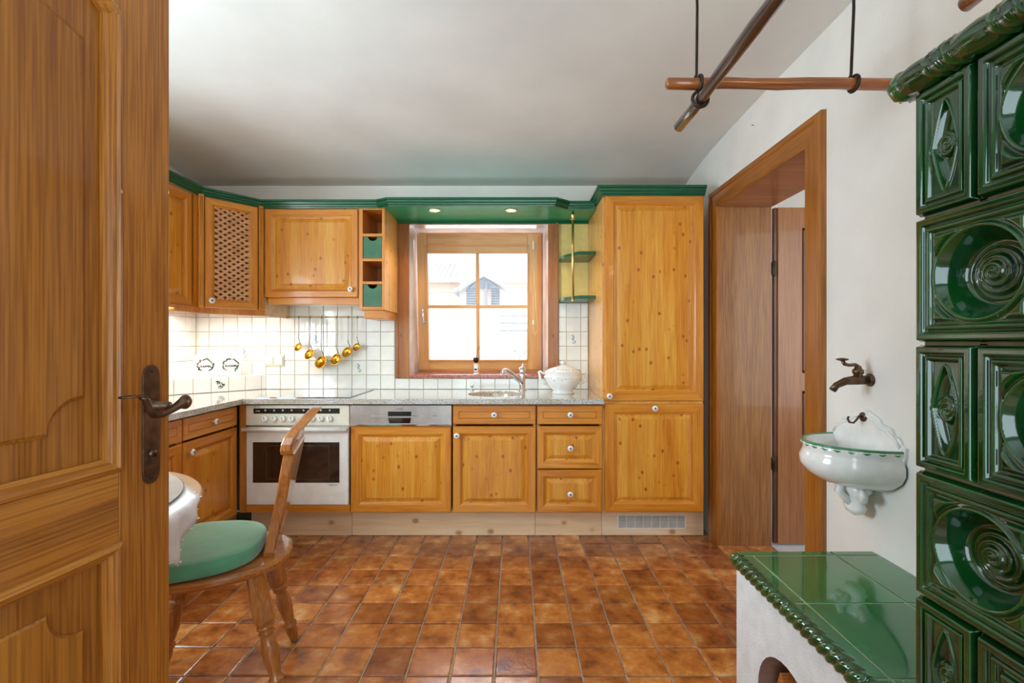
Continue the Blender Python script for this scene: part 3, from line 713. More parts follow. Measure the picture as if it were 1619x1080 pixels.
canister('KAFFEE', 'white ceramic canister lettered KAFFEE in a green wreath', -2.055, 3.13, .138, 1)
canister('ZUCKER', 'white ceramic canister lettered ZUCKER in a green wreath', -1.935, 3.205, .128, 2)
# switches
t = thing('wall_switch', 'cream double switch on the white tiles left of the ladles', 'switch', (-1.69, YB-.0115, 1.062))
MB().box(-.068, .068, -.008, 0, -.04, .04).obj('plate', 'cream2', t, bev=.003)
for x in (-.034, .034): MB().box(x-.027, x+.027, -.016, -.008, -.027, .027).obj('rocker', 'whitegloss', t, bev=.003)
# faucet, soap
t = thing('faucet', 'chrome single lever mixer tap behind the sink', 'faucet', (.051, 3.245, ct))
MB().lathe([(.026, 0), (.026, .006), (.021, .01), (.021, .11), (.019, .115)], (0, 0, 0), 24).obj('body', 'chrome', t)
MB().lathe([(.023, .117), (.024, .13), (.022, .155), (.012, .162)], (0, 0, 0), 24).tube([(0, 0, .15), (.004, .03, .168), (.006, .055, .178)], [.008, .007, .005], 8).obj('lever', 'chrome', t)
MB().tube([(-.0, -.005, .045), (-.04, -.05, .09), (-.085, -.11, .132), (-.10, -.13, .142), (-.115, -.15, .143), (-.135, -.175, .138)], [.016, .015, .014, .015, .016, .015], 12).obj('spout', 'chrome', t)
MB().lathe([(.012, -.012), (.012, 0)], (-.133, -.172, .128), 12).obj('aerator', 'chrome', t)
t = thing('soap_pump', 'small chrome push knob left of the sink', 'pump', (-.295, 3.25, ct))
MB().lathe([(.013, 0), (.013, .005), (.006, .008), (.006, .022), (.012, .026), (.013, .04), (.010, .045)], (0, 0, 0), 18).obj('body', 'chrome', t)
# tureen
t = thing('soup_tureen', 'white porcelain soup tureen with flowers and scalloped handles on the worktop', 'tureen', (.311, 3.05, ct))
E = Matrix.Diagonal((1, .8, 1, 1))
MB().lathe([(.058, .0), (.072, .0), (.073, .008), (.064, .014), (.062, .02), (.078, .034), (.098, .058), (.115, .085), (.124, .105), (.124, .112), (.116, .118), (.115, .126), (.122, .134), (.121, .138), (.110, .136)], (0, 0, 0), 40, mat=E).obj('bowl', 'porc', t)
MB().lathe([(.119, .139), (.117, .144), (.09, .160), (.05, .173), (.028, .179), (.02, .183), (.01, .186)], (0, 0, 0), 40, mat=E).obj('lid', 'porc', t)
MB().lathe([(.008, .184), (.008, .190), (.018, .196), (.02, .201), (.012, .207), (.003, .210)], (0, 0, 0), 16).obj('lid_knob', 'porc', t)
for s_ in (-1, 1): MB().tube([(s_*.108, 0, .06), (s_*.135, 0, .075), (s_*.148, 0, .098), (s_*.150, 0, .118), (s_*.157, 0, .138), (s_*.145, 0, .142), (s_*.128, 0, .132), (s_*.116, 0, .126)], [.008, .009, .009, .007, .008, .008, .007, .006], 8).obj('handle', 'porc', t)
fl_ = MB(); rr = random.Random(2)
for k in range(34):
    a = -PI+k/33*PI+rr.uniform(-.04, .04); band = k % 2
    if band: z = .095+rr.uniform(-.012, .012); r = .1215*(1-(.105-z)*2.2)+.001
    else: z = .150+rr.uniform(-.006, .008); r = .110-(z-.147)*1.9+.003
    p = Vector((r*math.cos(a), .8*r*math.sin(a), z)); s_ = .0042
    fl_.add([p+Vector((-s_*math.sin(-a), 0, -s_*.6)), p+Vector((s_, -.001, 0)), p+Vector((0, -.001, s_)), p+Vector((-s_, -.001, s_*.4))], [(0, 1, 2, 3)], rr.choice([0, 1, 2]))
fl_.obj('painted_flowers', ['greyleaf', 'pinkp', 'blue'], t)['kind'] = 'stuff'
# bottle with reeds on the sill
t = thing('diffuser_bottle', 'small clear bottle with dark cap and reed sticks on the window sill', 'bottle', (-.282, 3.42, .963))
MB().box(-.02, .02, -.02, .02, 0, .078).obj('body', 'glass', t, bev=.005)
MB().box(-.014, .014, -.0215, -.0203, .018, .066).obj('label', 'paper', t)
MB().box(-.011, .009, -.0222, -.0214, .024, .036).obj('print', 'ink', t)
MB().lathe([(.012, .078), (.012, .086), (.02, .087), (.021, .112), (.018, .116)], (0, 0, 0), 18).obj('cap', 'iron', t)
for a in (.10, .16): MB().tube([(0, 0, .11), (.0+a*.10, 0, .14+.03), (a*.22, .005, .17+.03)], .0012, 5).obj('reed', 'darkoak', t)

# ------------------------------------------------------------------ ladle rail
rl = thing('ladle_rail', 'thin brass rail with rings on the tiles under the extractor cupboard', 'rail', (-1.58, 3.285, 1.367))
MB().tube([(0, 0, 0), (.69, 0, 0)], .0028, 8).obj('rod', 'brassl', rl)
for x in (.09, .32, .60): MB().tube([(x, 0, 0), (x, .03, 0)], .004, 8).lathe([(.010, 0), (.010, .003)], (x, .036, 0), 12, mat=None).obj('bracket', 'brassl', rl)
ld = [(472, 473.4, 548.5, 6.6), (490, 490.7, 560, 8.5), (508, 508.9, 572.5, 10.4), (531.5, 532.3, 568, 9.2), (550, 550, 556.7, 8.5), (564.6, 565, 548.5, 6.3)]
nm = ['smallest brass ladle at the left end of the rail', 'second brass ladle from the left on the rail', 'largest brass ladle hanging lowest on the rail', 'pierced brass skimmer ladle right of the largest one', 'second brass ladle from the right on the rail', 'small brass ladle at the right end of the rail']
kk = 3.27/745
for i, (hx, bx, by, r) in enumerate(ld):
    X = (hx-814)*kk; Xb = (bx-814)*kk; Zb = CH-(by-541)*kk; r_ = r*kk; top = 1.367
    t = thing('ladle', nm[i]+' with a white handle', 'ladle', (X, 3.272, top), 0, 'brass ladles hanging from the rail')
    L = top-Zb-r_
    MB().tube([(0, .013, -.010), (0, .017, .004), (0, .010, .006), (0, .0, .0), (0, -.003, -.02)], .0018, 6).obj('hook', 'iron', t)
    MB().tube([(0, -.003, -.016), (0, -.003, -.03), (0, -.003, -L*.5), (0, -.003, -L*.78)], [.006, .0072, .0068, .0055], 12, flat=.6).obj('handle', 'porc', t)
    MB().tube([(0, -.003, -L*.77), (.002, -.003, -L*.87), (r_*.45, -.006, -L-.002)], [.0025, .002, .0025], 8).obj('neck', 'iron', t)
    mt = Matrix.Rotation(math.radians(64), 4, 'X') @ Matrix.Rotation(math.radians(-18), 4, 'Y')
    p = [(r_*math.sin(a), -r_*.55*math.cos(a)) for a in [k/7*PI/2 for k in range(8)]]
    pr2 = [(max(q[0], .0003), q[1]) for q in p]+[(r_*1.06, 0), (r_*.98, .0004)]+[(max(q[0]*.94, .0003), q[1]*.92) for q in p[::-1]]
    bo = MB().lathe(pr2, (Xb-X, -.022, Zb-top), 24, mat=mt, caps=False).obj('bowl', 'brass', t)
    if i == 3:
        hm = MB()
        for q in range(8): hm.lathe([(.0018, -r_*.36), (.0018, -r_*.34)], (Xb-X, -.022, Zb-top), 6, mat=mt @ Matrix.Translation((.45*r_*math.cos(q*PI/4), .45*r_*math.sin(q*PI/4), 0)))
        hm.obj('holes', 'iron', t)['kind'] = 'stuff'

# ------------------------------------------------------------------ wall units
YU = 2.985+DT
ZU0, ZU1 = 1.474, 2.046
t = thing('extractor_cupboard', 'knotty pine wall cupboard with one wide door above the ladles', 'cupboard', (-1.588, YU, ZU0))
MB().box(0, .598, 0, .31, 0, ZU1-ZU0).obj('body', 'pine_y', t)
panel_door(t, 'door', .001, .0, .592, .560, fr=.052, knob=(.552, .05), mats=('pine_h', 'pine_v', 'pine'))
MB().box(.015, .594, -.004, .02, -.044, 0).obj('lower_rail', 'pine_h', t, bev=.003)
MB().box(.015, .594, .02, .31, -.03, 0).obj('extractor_base', 'cream', t)
# corner lattice cupboard (diagonal)
A = Vector((-1.83, 2.725)); B = Vector((-1.605, 2.985)); dv = (B-A); Lc = dv.length; an = math.atan2(dv.y, dv.x)
t = thing('corner_cupboard', 'diagonal pine corner cupboard with a lattice door', 'cupboard', (A.x, A.y, 1.394), an)
nrm = Vector((math.sin(an), -math.cos(an)))
inv = Matrix.Rotation(-an, 4, 'Z') @ Matrix.Translation((-A.x, -A.y, 0))
bp = [(-1.83, 2.725), (-1.605, 2.985), (-1.590, 3.0), (-1.590, YB-.013), (XL+.006, YB-.013), (XL+.006, 2.70), (-1.84, 2.70)]
bl = [inv @ Vector((x, y, 0)) for x, y in bp]
MB().prism([(q.x, q.y) for q in bl], 0, .652, 'xy').obj('body', 'pine_v', t)
MB().box(0, .003, 0, .325, -.036, .078).obj('side_panel', 'plinth', t, tuple(inv @ Vector((-1.588, 3.0, 0))), -an)
dl = panel_door(t, 'door', .028, .0, Lc-.056, .640, fr=.05, y=-.001, lattice=True, knob=(.056, .038))
lt = MB(); w0, h0, w1_, h1 = .05, .05, Lc-.056-.05, .59
def clip_line(c, sgn):
    # x*? lattice slats at 40 deg ; returns segment inside rect
    m = sgn*.72; pts = []
    for x in (w0, w1_):
        z = m*(x-w0)+c
        if h0 <= z <= h1: pts.append((x, z))
    for z in (h0, h1):
        x = (z-c)/m+w0
        if w0 <= x <= w1_: pts.append((x, z))
    pts = sorted(set((round(a, 5), round(b, 5)) for a, b in pts))
    return (pts[0], pts[-1]) if len(pts) > 1 else None
def slat(seg, y0, y1, ww=.0135):
    (xa, za), (xb, zb) = seg; d = Vector((xb-xa, zb-za)).normalized(); nn = Vector((-d.y, d.x))*ww/2
    return MB().prism([(xa-nn.x, za-nn.y), (xb-nn.x, zb-nn.y), (xb+nn.x, zb+nn.y), (xa+nn.x, za+nn.y)], y0, y1, 'xz')
c = -.3
while c < .9:
    s1 = clip_line(c, 1)
    if s1: slat(s1, -.018, -.013).obj('slat', 'lattice', dl)
    s2 = clip_line(c+.012, -1)
    if s2: slat(s2, -.013, -.008).obj('slat', 'lattice', dl)
    c += .034
MB().box(w0-.01, w1_+.01, -.007, -.003, h0-.01, h1+.01).obj('dark_backing', 'darkoak', dl)
for x in (-.004, Lc-.022):
    pm = MB().box(x, x+.026, -.020, .0, -.004, .652)
    for q in (.006, .016): pm.tube([(x+q+.002, -.020, .01), (x+q+.002, -.020, .64)], .0035, 6)
    pm.obj('fluted_pilaster', 'pine_v', t)
# light valance below corner and left units
vp = [(-1.83+.004, 1.95), (-1.826, 2.725), (-1.605, 2.98), (-1.592, 3.0), (-1.592, YB-.014)]
o = MB().sweep(vp, [(0, 0), (.004, .004), (.004, .036), (-.014, .036), (-.014, 0)], 1.356).obj('light_valance', 'pine_d'); tag(o, 'narrow pine light valance under the corner and left wall cupboards', 'valance')
# left wall cupboard, faces +x
t = thing('wall_cupboard', 'pine wall cupboard at the left edge partly hidden by the open oak door', 'cupboard', (-1.83-DT, 2.075, 1.394), PI/2)
MB().box(0, .600, 0, .39, 0, .652).obj('body', 'pine_y', t)
panel_door(t, 'door', .002, .0, .594, .640, fr=.055, knob=(.04, .04))
# open shelf unit
t = thing('spice_shelf', 'narrow pine shelf unit with four cubbies left of the window', 'shelf', (-.988, 2.985, 1.394))
SWd, SHh, SDp = .160, .652, .335; zz = [.022, .169, .183, .323, .337, .480, .494, .632]
bd = MB().box(0, .024, 0, SDp, 0, SHh).box(SWd-.014, SWd, 0, SDp, 0, SHh).box(.024, SWd-.014, SDp-.01, SDp, 0, SHh)
bd.obj('frame', 'pine_d', t, bev=.001)
for a, b in ((0, .022), (.163, .181), (.309, .327), (.466, .484), (.634, .652)): MB().box(.024, SWd-.014, 0, SDp-.01, a, b).obj('shelf_board', 'pine_h', t, bev=.001)
MB().box(SWd, SWd+.003, .002, SDp, 0, SHh).obj('side_panel', 'pine_y', t)
for z0, z1 in ((.024, .161), (.329, .464)):
    pts = [(.027, z0), (SWd-.017, z0), (SWd-.017, z1)]
    cx = (.027+SWd-.017)/2; r_ = .030
    pts += [(cx+r_*math.cos(a), z1-r_*.85*math.sin(a)) for a in [k/10*PI for k in range(11)]]+[(.027, z1)]
    d = MB().prism(pts, .006, .018, 'xz').obj('drawer', 'greend', t)
    MB().box(.027, .031, .018, SDp-.02, z0, z1-.03).box(SWd-.021, SWd-.017, .018, SDp-.02, z0, z1-.03).box(.027, SWd-.017, .018, SDp-.02, z0, z0+.004).obj('drawer_box', 'darkoak', d)
MB().box(.026, SWd-.006, .02, SDp, -.054, 0).obj('foot_block', 'pine_h', t, bev=.003)
# ------------------------------------------------------------------ green cornice, soffit board
cpf = [(0, 0), (.004, 0), (.006, .008), (.013, .010), (.015, .018), (.022, .024), (.024, .034), (.032, .036), (.032, .048), (0, .048)]
cz = 2.037
path = [(-1.825, 2.0), (-1.825, 2.728), (-1.602, 2.985), (-.865, 2.985), (-.785, 2.940), (.248, 2.940), (.337, 3.015), (.516, 3.015)]
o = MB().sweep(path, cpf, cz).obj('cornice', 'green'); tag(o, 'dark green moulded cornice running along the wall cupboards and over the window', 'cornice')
t = thing('soffit_board', 'green painted soffit board with two lit spotlights above the window', 'soffit', (0, 0, 2.040))
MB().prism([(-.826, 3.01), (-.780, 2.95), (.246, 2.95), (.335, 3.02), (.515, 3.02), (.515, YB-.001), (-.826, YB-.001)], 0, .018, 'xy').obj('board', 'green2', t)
MB().sweep([(-.826, YB-.002), (.515, YB-.002)], [(0, -.018), (.022, -.018), (.028, -.008), (.034, 0), (0, 0)], 0).obj('rear_moulding', 'green', t)
for x in (-.516, -.024):
    sp_ = MB().lathe([(.040, 0), (.040, -.004), (.034, -.007), (.030, -.004), (.030, 0)], (x, 3.03, 0), 28).obj('spotlight', 'brassl', t)
    MB().lathe([(.0285, -.001), (.0285, -.003), (.001, -.0035)], (x, 3.03, 0), 24).obj('lens', 'bulb', sp_)
tpf = [(a*1.2, b*1.15) for a, b in cpf]
o = MB().sweep([(.520, YB-.002), (.520, 2.778), (1.118, 2.778), (1.118, YB-.002)][0:3]+[(1.150, 2.778)][0:0], tpf, 2.050).obj('cornice', 'green'); tag(o, 'dark green moulded cornice on top of the tall cupboard', 'cornice')
o = MB().box(.525, 1.115, 2.80, YB-.002, 2.061, 2.075).obj('cupboard_top', 'pine_h'); bpy.data.objects.remove(o)
# wall field with the spotlights' warm glow put in its colour + corner shelves
struct(MB().box(.308, .519, YB-.004, YB+.005, 1.467, 2.022), 'wall_back_warm_patch', 'yellow', 'wall field behind the green corner shelves, coloured with the warm spotlight glow', 'wall')
t = thing('corner_shelf', 'green two-tier corner shelf with a brass rod left of the tall cupboard', 'shelf', (0, 0, 0))
for z in (1.752, 1.468):
    MB().prism([(.312, YB-.006), (.312, 3.20), (.33, 3.15), (.400, 3.030), (.409, 3.018), (.518, 3.018), (.518, YB-.006)], z, z+.021, 'xy').obj('shelf_board', 'green', t, bev=.003)
MB().tube([(.378, 3.07, 1.462), (.378, 3.07, 2.039)], .0085, 14).lathe([(.011, 1.985), (.015, 1.99), (.011, 1.995), (.013, 2.0), (.013, 2.01), (.016, 2.014), (.016, 2.02), (.011, 2.024)], (.378, 3.07, 0), 16).lathe([(.002, 1.452), (.009, 1.456), (.011, 1.462), (.009, 1.466)], (.378, 3.07, 0), 14).obj('brass_rod', 'brassl', t)

# ------------------------------------------------------------------ open oak door on the left (local: x from free edge to hinge, -y towards kitchen)
th_ = math.atan2(-.99, -.141)            # direction free edge -> hinge
d1 = thing('door_1', 'open oak panelled door at the left edge with a dark bronze handle', 'door', (-.770, 1.050, 0), kind='structure')
# local frame: u=(-.141,-.99) along leaf, n=(.99,-.141) out towards the kitchen
U = Vector((-.1415, -.9899)); Nn = Vector((.9899, -.1415))
Dm = Matrix(((U.x, -Nn.x, 0, 0), (U.y, -Nn.y, 0, 0), (0, 0, 1, 0), (0, 0, 0, 1)))   # local x -> u, local -y -> n
d1.rotation_euler = (0, 0, math.atan2(U.y, U.x))
# check handedness: rotating by atan2(U) sends local -y to (U.y,-U.x)
sgn = 1 if (Vector((U.y, -U.x))-Nn).length < .01 else -1   # local y sign that points away from kitchen
# (U.y,-U.x)=(-.99,.14) = -Nn, so the kitchen side is local +y
LW, LH, LT = .80, 2.0, .042
def dy(v): return -v*sgn if sgn == 1 else v       # outwards distance -> local y
def dbox(mb, u0, u1, z0, z1, n0, n1): mb.box(u0, u1, min(dy(n0), dy(n1)), max(dy(n0), dy(n1)), z0, z1); return mb
st = .115
lo0, lo1, up0, up1 = .22, .787, .9375, 1.836
for u0, u1 in ((0, st), (LW-st, LW)): dbox(MB(), u0, u1, .008, LH, -LT, 0).obj('stile', 'oak', d1, bev=.002)
for z0, z1 in ((.008, lo0), (lo1, up0)): dbox(MB(), st, LW-st, z0, z1, -LT, -.0002).obj('rail', 'oak_h', d1, bev=.0015)
tr = [(LW-st-(LW-2*st)*k/14, up1+.13*math.sin(PI*k/14)**.8) for k in range(15)]
tb = MB()
for (xa, za), (xb, zb) in zip(tr[:-1], tr[1:]):
    ya, yb = min(dy(-LT), dy(-.0002)), max(dy(-LT), dy(-.0002))
    tb.loops([[(xa, ya, za), (xa, yb, za), (xa, yb, LH), (xa, ya, LH)], [(xb, ya, zb), (xb, yb, zb), (xb, yb, LH), (xb, ya, LH)]])
tb.obj('rail', 'oak_h', d1)
def dpanel(z0, z1, arch, name):
    """recessed panel with raised field with concave corners; arch: +1 field corners at bottom scooped & arched top"""
    dbox(MB(), st-.004, LW-st+.004, z0-.004, z1+(.15 if arch else .004), -.030, -.018).obj('panel', 'oak_f', d1)
    x0, x1, a, b = st+.054, LW-st-.054, z0+.085, z1-.075; r = .062
    pts = []
    def corner(cx, cz, t0, t1):
        return [(cx+r*math.cos(t0+(t1-t0)*k/8), cz+r*math.sin(t0+(t1-t0)*k/8)) for k in range(9)]
    if arch:   # bottom corners scooped
        pts += [(x0, a+r)] + corner(x0, a, PI/2, 0)[1:]+corner(x1, a, PI, PI/2)+[(x1, b)]+[(x1-(x1-x0)*k/12, b+.05*math.sin(PI*k/12)) for k in range(1, 12)]+[(x0, b)]
    else:
        pts += [(x0, a), (x1, a)]+corner(x1, b, -PI/2, -PI)+corner(x0, b, 0, -PI/2)
    # bevelled raised field: two loops
    cxm, czm = (x0+x1)/2, (a+b)/2
    def lp(k, n): return [(p[0]+(cxm-p[0])*k, dy(n), p[1]+(czm-p[1])*k) for p in pts]
    MB().loops([lp(0, -.0185), lp(0, -.016), lp(.022, -.0115)]).obj('raised_field', 'oak_f', d1)
dpanel(up0, up1, True, 'upper'); dpanel(lo0, lo1, False, 'lower')
# bolection mouldings round the panels
mp_ = [(0, -.016), (0, .0), (.004, .006), (.010, .008), (.014, .004), (.020, .002), (.023, -.006), (.030, -.010), (.030, -.017)]
def frame_mould(z0, z1, arch):
    u0, u1 = st-.006, LW-st+.006
    pts = [(u0, z0-.006), (u1, z0-.006), (u1, z1+.006)]+([(u1-(u1-u0)*k/14, z1+.006+.13*math.sin(PI*k/14)**.8) for k in range(1, 14)] if arch else [])+[(u0, z1+.006)]
    P = [Vector(p) for p in pts]; n = len(P); ls = []
    for i, p in enumerate(P):
        d0 = (p-P[i-1]).normalized(); d1_ = (P[(i+1) % n]-p).normalized()
        n0, n1 = Vector((-d0.y, d0.x)), Vector((-d1_.y, d1_.x)); m = (n0+n1).normalized(); k = 1/m.dot(n0)
        ls.append([(p.x+m.x*o*k, dy(q), p.y+m.y*o*k) for o, q in mp_])
    mm = MB().loops(ls, False, True); q = len(mp_)
    for i in range(n):
        e = P[(i+1) % n]-P[i]
        if abs(e.x) > abs(e.y): mm.mi[i*q:(i+1)*q] = [1]*q
    mm.obj('moulding', ['oak', 'oak_h'], d1)
frame_mould(up0, up1, True); frame_mould(lo0, lo1, False)
# escutcheon plate
pz0, pz1, pu, pw = .889, 1.142, .0465, .019
pl = [(pu-pw, pz0+.028)]
pl = [(pu-pw*.62+0, pz0+.010)] and [(pu+pw*math.cos(a)*(1), pz0+.02+(.02)*math.sin(a)) for a in [PI+k/10*PI for k in range(11)]]+[(pu+pw+.001, pz0+.026), (pu+pw+.001, pz1-.026)]+[(pu+pw*math.cos(a), pz1-.02+.02*math.sin(a)) for a in [k/10*PI for k in range(11)]]+[(pu-pw-.001, pz1-.026), (pu-pw-.001, pz0+.026)]
hp = MB().prism(pl, dy(0), dy(.004), 'xz').obj('handle_plate', 'bronze', d1, bev=.0012)
for z in (pz0+.014, pz1-.014): MB().lathe([(.0035, 0), (.003, .0015), (.001, .002)], (pu, dy(.004), z), 10, mat=Matrix.Rotation(PI/2 if dy(1) < 0 else -PI/2, 4, 'X')).obj('screw', 'iron', hp)
hb = MB()
RR = Matrix.Rotation(PI/2 if dy(1) < 0 else -PI/2, 4, 'X')
hb.lathe([(.015, .003), (.014, .008), (.010, .012), (.009, .045)], (pu, 0, 1.055), 16, mat=RR)
def L(u, n, z): return (u, dy(n), z)
hb.lathe([(.0005, -.006), (.012, -.006), (.0155, -.002), (.0155, .002), (.012, .006), (.0005, .006)], L(.026, .064, 1.061), 16, mat=Matrix.Rotation(PI/2, 4, 'X'))
hb.tube([L(.024, .064, 1.061), L(.032, .063, 1.061), L(.040, .060, 1.055), L(.055, .056, 1.046), L(.075, .055, 1.040), L(.095, .058, 1.043), L(.108, .060, 1.058), L(.114, .060, 1.076), L(.125, .060, 1.083)], [.010, .013, .011, .0085, .0085, .0085, .008, .0075, .006], 12, flat=.75)
hb.lathe([(.0005, -.0015), (.016, -.002), (.018, 0), (.016, .002), (.0005, .0025)], L(.143, .058, 1.0855), 18)
hb.tube([L(.118, .060, 1.084), L(.165, .058, 1.086)], [.008, .006], 8, flat=.4)
hb.obj('lever', 'bronze', hp)
MB().lathe([(.0085, 0), (.0085, .010)], (pu, 0, .953), 14, mat=RR).box(pu-.005, pu+.005, min(dy(0), dy(.010)), max(dy(0), dy(.010)), .930, .955).obj('lock_cylinder', 'bronze', hp)

# ------------------------------------------------------------------ chair
CC = (-1.018, 1.652); CA = math.radians(18)
t = thing('chair', 'turned-leg wooden farmhouse chair with a leaning board back beside the table', 'chair', (*CC, 0), CA)
def seat_outline(n=40, sx=.215, sy=.205, e=2.6, grow=0):
    pts = []
    for k in range(n):
        a = 2*PI*k/n; c, s_ = math.cos(a), math.sin(a)
        x = math.copysign(abs(c)**(2/e), c)*(sx+grow); y = math.copysign(abs(s_)**(2/e), s_)*(sy+grow)
        y *= 1-.14*(x/sx)
        pts.append((x, y))
    return pts
so_ = seat_outline()
ls = []
for g, z in ((-.02, .418), (-.006, .421), (0, .430), (.0, .440), (-.004, .447), (-.012, .450)): ls.append([(x*(1+g/.2), y*(1+g/.2), z) for x, y in so_])
MB().loops(ls, sm=False).obj('seat', 'seatw', t)
lp_ = [(.021, .0), (.026, -.0), (.027, .02), (.026, .10)]
def leg(x, y, fx, fy):
    a = Vector((x, y, .424)); b = Vector((fx, fy, .0)); ax = (b-a); Lg = ax.length
    q = Vector((0, 0, 1)).rotation_difference(ax.normalized()).to_matrix().to_4x4()
    top = MB()
    pr_ = [(.020, 0), (.024, .01), (.029, .10), (.029, .165), (.024, .178)]
    lsq = []
    for r, z in pr_:
        lsq.append([tuple(a+(q @ Vector((r*cx, r*cy, z)))) for cx, cy in ((-1, -.6), (-.6, -1), (.6, -1), (1, -.6), (1, .6), (.6, 1), (-.6, 1), (-1, .6))])
    top.loops([[tuple(Vector(p)) for p in l] for l in lsq])
    pr2 = [(.020, .176), (.027, .182), (.027, .190), (.020, .196), (.026, .203), (.020, .210), (.019, .216), (.024, .235), (.027, .262), (.026, .285), (.020, .325), (.017, .345), (.024, .355), (.024, .362), (.017, .368), (.021, .385), (.020, .400), (.014, Lg)]
    ls2 = [[tuple(a+(q @ Vector((r*math.cos(2*PI*k/16), r*math.sin(2*PI*k/16), z)))) for k in range(16)] for r, z in pr2]
    top.loops(ls2, sm=True)
    return top
for s_ in (-1, 1):
    leg(.115, s_*.115, .205, s_*.170).obj('leg', 'chair', t); leg(-.150, s_*.12, -.235, s_*.165).obj('leg', 'chair', t)
# backrest: outline in (y,z'), bent and leaned
ol = [(.085, .44), (.095, .47), (.098, .52), (.104, .58), (.118, .66), (.140, .74), (.150, .80), (.152, .812), (.168, .818), (.177, .832), (.180, .852), (.174, .874), (.158, .890), (.132, .902), (.10, .922), (.05, .943), (0, .948)]
ol = ol+[(-a, b) for a, b in ol[::-1][1:]]
def bx_(y, z): # lean + slight curve
    u = (z-.44)/.5; return .150+.12*u+.028*u*u-1.7*y*y*max(0, u)
ls = []
for off in (-.018, .018):
    ls.append([(bx_(y, z)+off, y, z) for y, z in ol])
bb = MB(); bb.loops(ls, caps=False)
# fill faces in horizontal strips so the bend is kept
n = len(ol); half = n//2
for li, off in ((0, 0), (1, n)):
    pass
fs = []
vs = ls[0]+ls[1]
for off in (0, n):
    for k in range(half):
        a, b, c, d = k, k+1, n-2-k, n-1-k
        if b == c: fs.append((a+off, b+off, d+off))
        else: fs.append((a+off, b+off, c+off, d+off))
bb.add(vs, fs)
o = bb.obj('backrest', 'chair', t); bm = bmesh.new(); bm.from_mesh(o.data); bmesh.ops.remove_doubles(bm, verts=bm.verts, dist=1e-5); bmesh.ops.recalc_face_normals(bm, faces=bm.faces); bm.to_mesh(o.data); bm.free()
b = o.modifiers.new('bevel', 'BEVEL'); b.width = .006; b.segments = 3; b.limit_method = 'ANGLE'; b.angle_limit = 1.0
# cushion
cu = []
for k in range(13):
    a = PI*k/12; g = math.sin(a)**.45 if 0 < k < 12 else 0.0; z = -math.cos(a)
    gg = .86+.14*g if 0 < k < 12 else .80
    cu.append([((x*.80)*gg*1.0-.045, y*.97*gg, .475+.024*z+(.004 if z > 0 else 0)) for x, y in seat_outline(48, .215, .205, 2.8)])
cu.append([(p[0]*.5-.022, p[1]*.5, .509) for p in cu[-1]])
o = MB().loops(cu, sm=True).obj('seat_cushion', 'velvet', None, (*CC, -.0), CA); tag(o, 'green velvet seat cushion lying on the wooden chair', 'cushion')

# ------------------------------------------------------------------ round table
TX, TY = -1.40, 1.20
t = thing('round_table', 'round wooden dining table behind the open oak door', 'table', (TX, TY, 0))
MB().lathe([(.46, .700), (.495, .703), (.505, .712), (.505, .724), (.498, .733), (.3, .735)], (0, 0, 0), 72).obj('tabletop', 'tablew', t)
MB().lathe([(.05, .08), (.06, .16), (.045, .25), (.06, .40), (.045, .55), (.07, .66), (.12, .70)], (0, 0, 0), 20).obj('pedestal', 'tablew', t)
for k in range(4):
    a = k*PI/2+.6; c, s_ = math.cos(a), math.sin(a)
    MB().tube([(c*.04, s_*.04, .12), (c*.18, s_*.18, .09), (c*.34, s_*.34, .028)], [.034, .028, .024], 8).obj('foot', 'tablew', t)
# cloth: square overlay, corners hang
cl = MB(); n = 56; hs = .455; g = {}
for i in range(n+1):
    for j in range(n+1):
        a, b = (i/n*2-1)*hs, (j/n*2-1)*hs
        ca = math.cos(PI/4+.05); sa = math.sin(PI/4+.05); x, y = a*ca-b*sa, a*sa+b*ca
        r = math.hypot(x, y); R0 = .500
        if r <= R0: p = (x, y, .7375)
        else:
            an_ = math.atan2(y, x); e = r-R0; wv = .010*math.sin(an_*34)*min(1, e/.05)
            rr_2 = R0+min(e, .014)+wv; p = (rr_2*math.cos(an_), rr_2*math.sin(an_), .7375-max(0, e-.008)*.98)
        g[i, j] = p
vs = [g[i, j] for i in range(n+1) for j in range(n+1)]
fs = [(i*(n+1)+j, (i+1)*(n+1)+j, (i+1)*(n+1)+j+1, i*(n+1)+j+1) for i in range(n) for j in range(n)]
cl.add(vs, fs, 0, True)
# scalloped lace edge
for side in range(4):
    for k in range(26):
        f_ = (k+.5)/26*n; i0 = int(f_)
        idx = {0: (i0, 0), 1: (n, i0), 2: (i0, n), 3: (0, i0)}[side]; p = Vector(g[idx])
        out = p.copy(); out.z = 0
        m_ = Matrix.Identity(4)
        pts = [tuple(p+Vector((0, 0, 0))+Vector((math.cos(q)*.006, math.sin(q)*.006, 0)) @ Matrix.Identity(3) - Vector((0, 0, .002))) for q in [w_*PI/3 for w_ in range(6)]]
        cl.add([(a_, b_, c_) for a_, b_, c_ in pts], [tuple(range(6))])
o = cl.obj('tablecloth', 'cloth', None, (TX, TY, 0)); tag(o, 'white lace edged tablecloth corner hanging over the round table', 'tablecloth')
sm = o.modifiers.new('solid', 'SOLIDIFY'); sm.thickness = .0012; sm.offset = 1
t = thing('table_plate', 'round white protective plate with a dark glass edge on the tablecloth', 'plate', (TX, TY, .740))
MB().lathe([(.455, 0), (.455, .005), (.001, .005)], (0, 0, 0), 96).obj('plate', 'paper', t)
MB().lathe([(.4552, 0), (.457, .001), (.457, .004), (.4552, .005)], (0, 0, 0), 96, caps=False).obj('edge', 'edge', t)

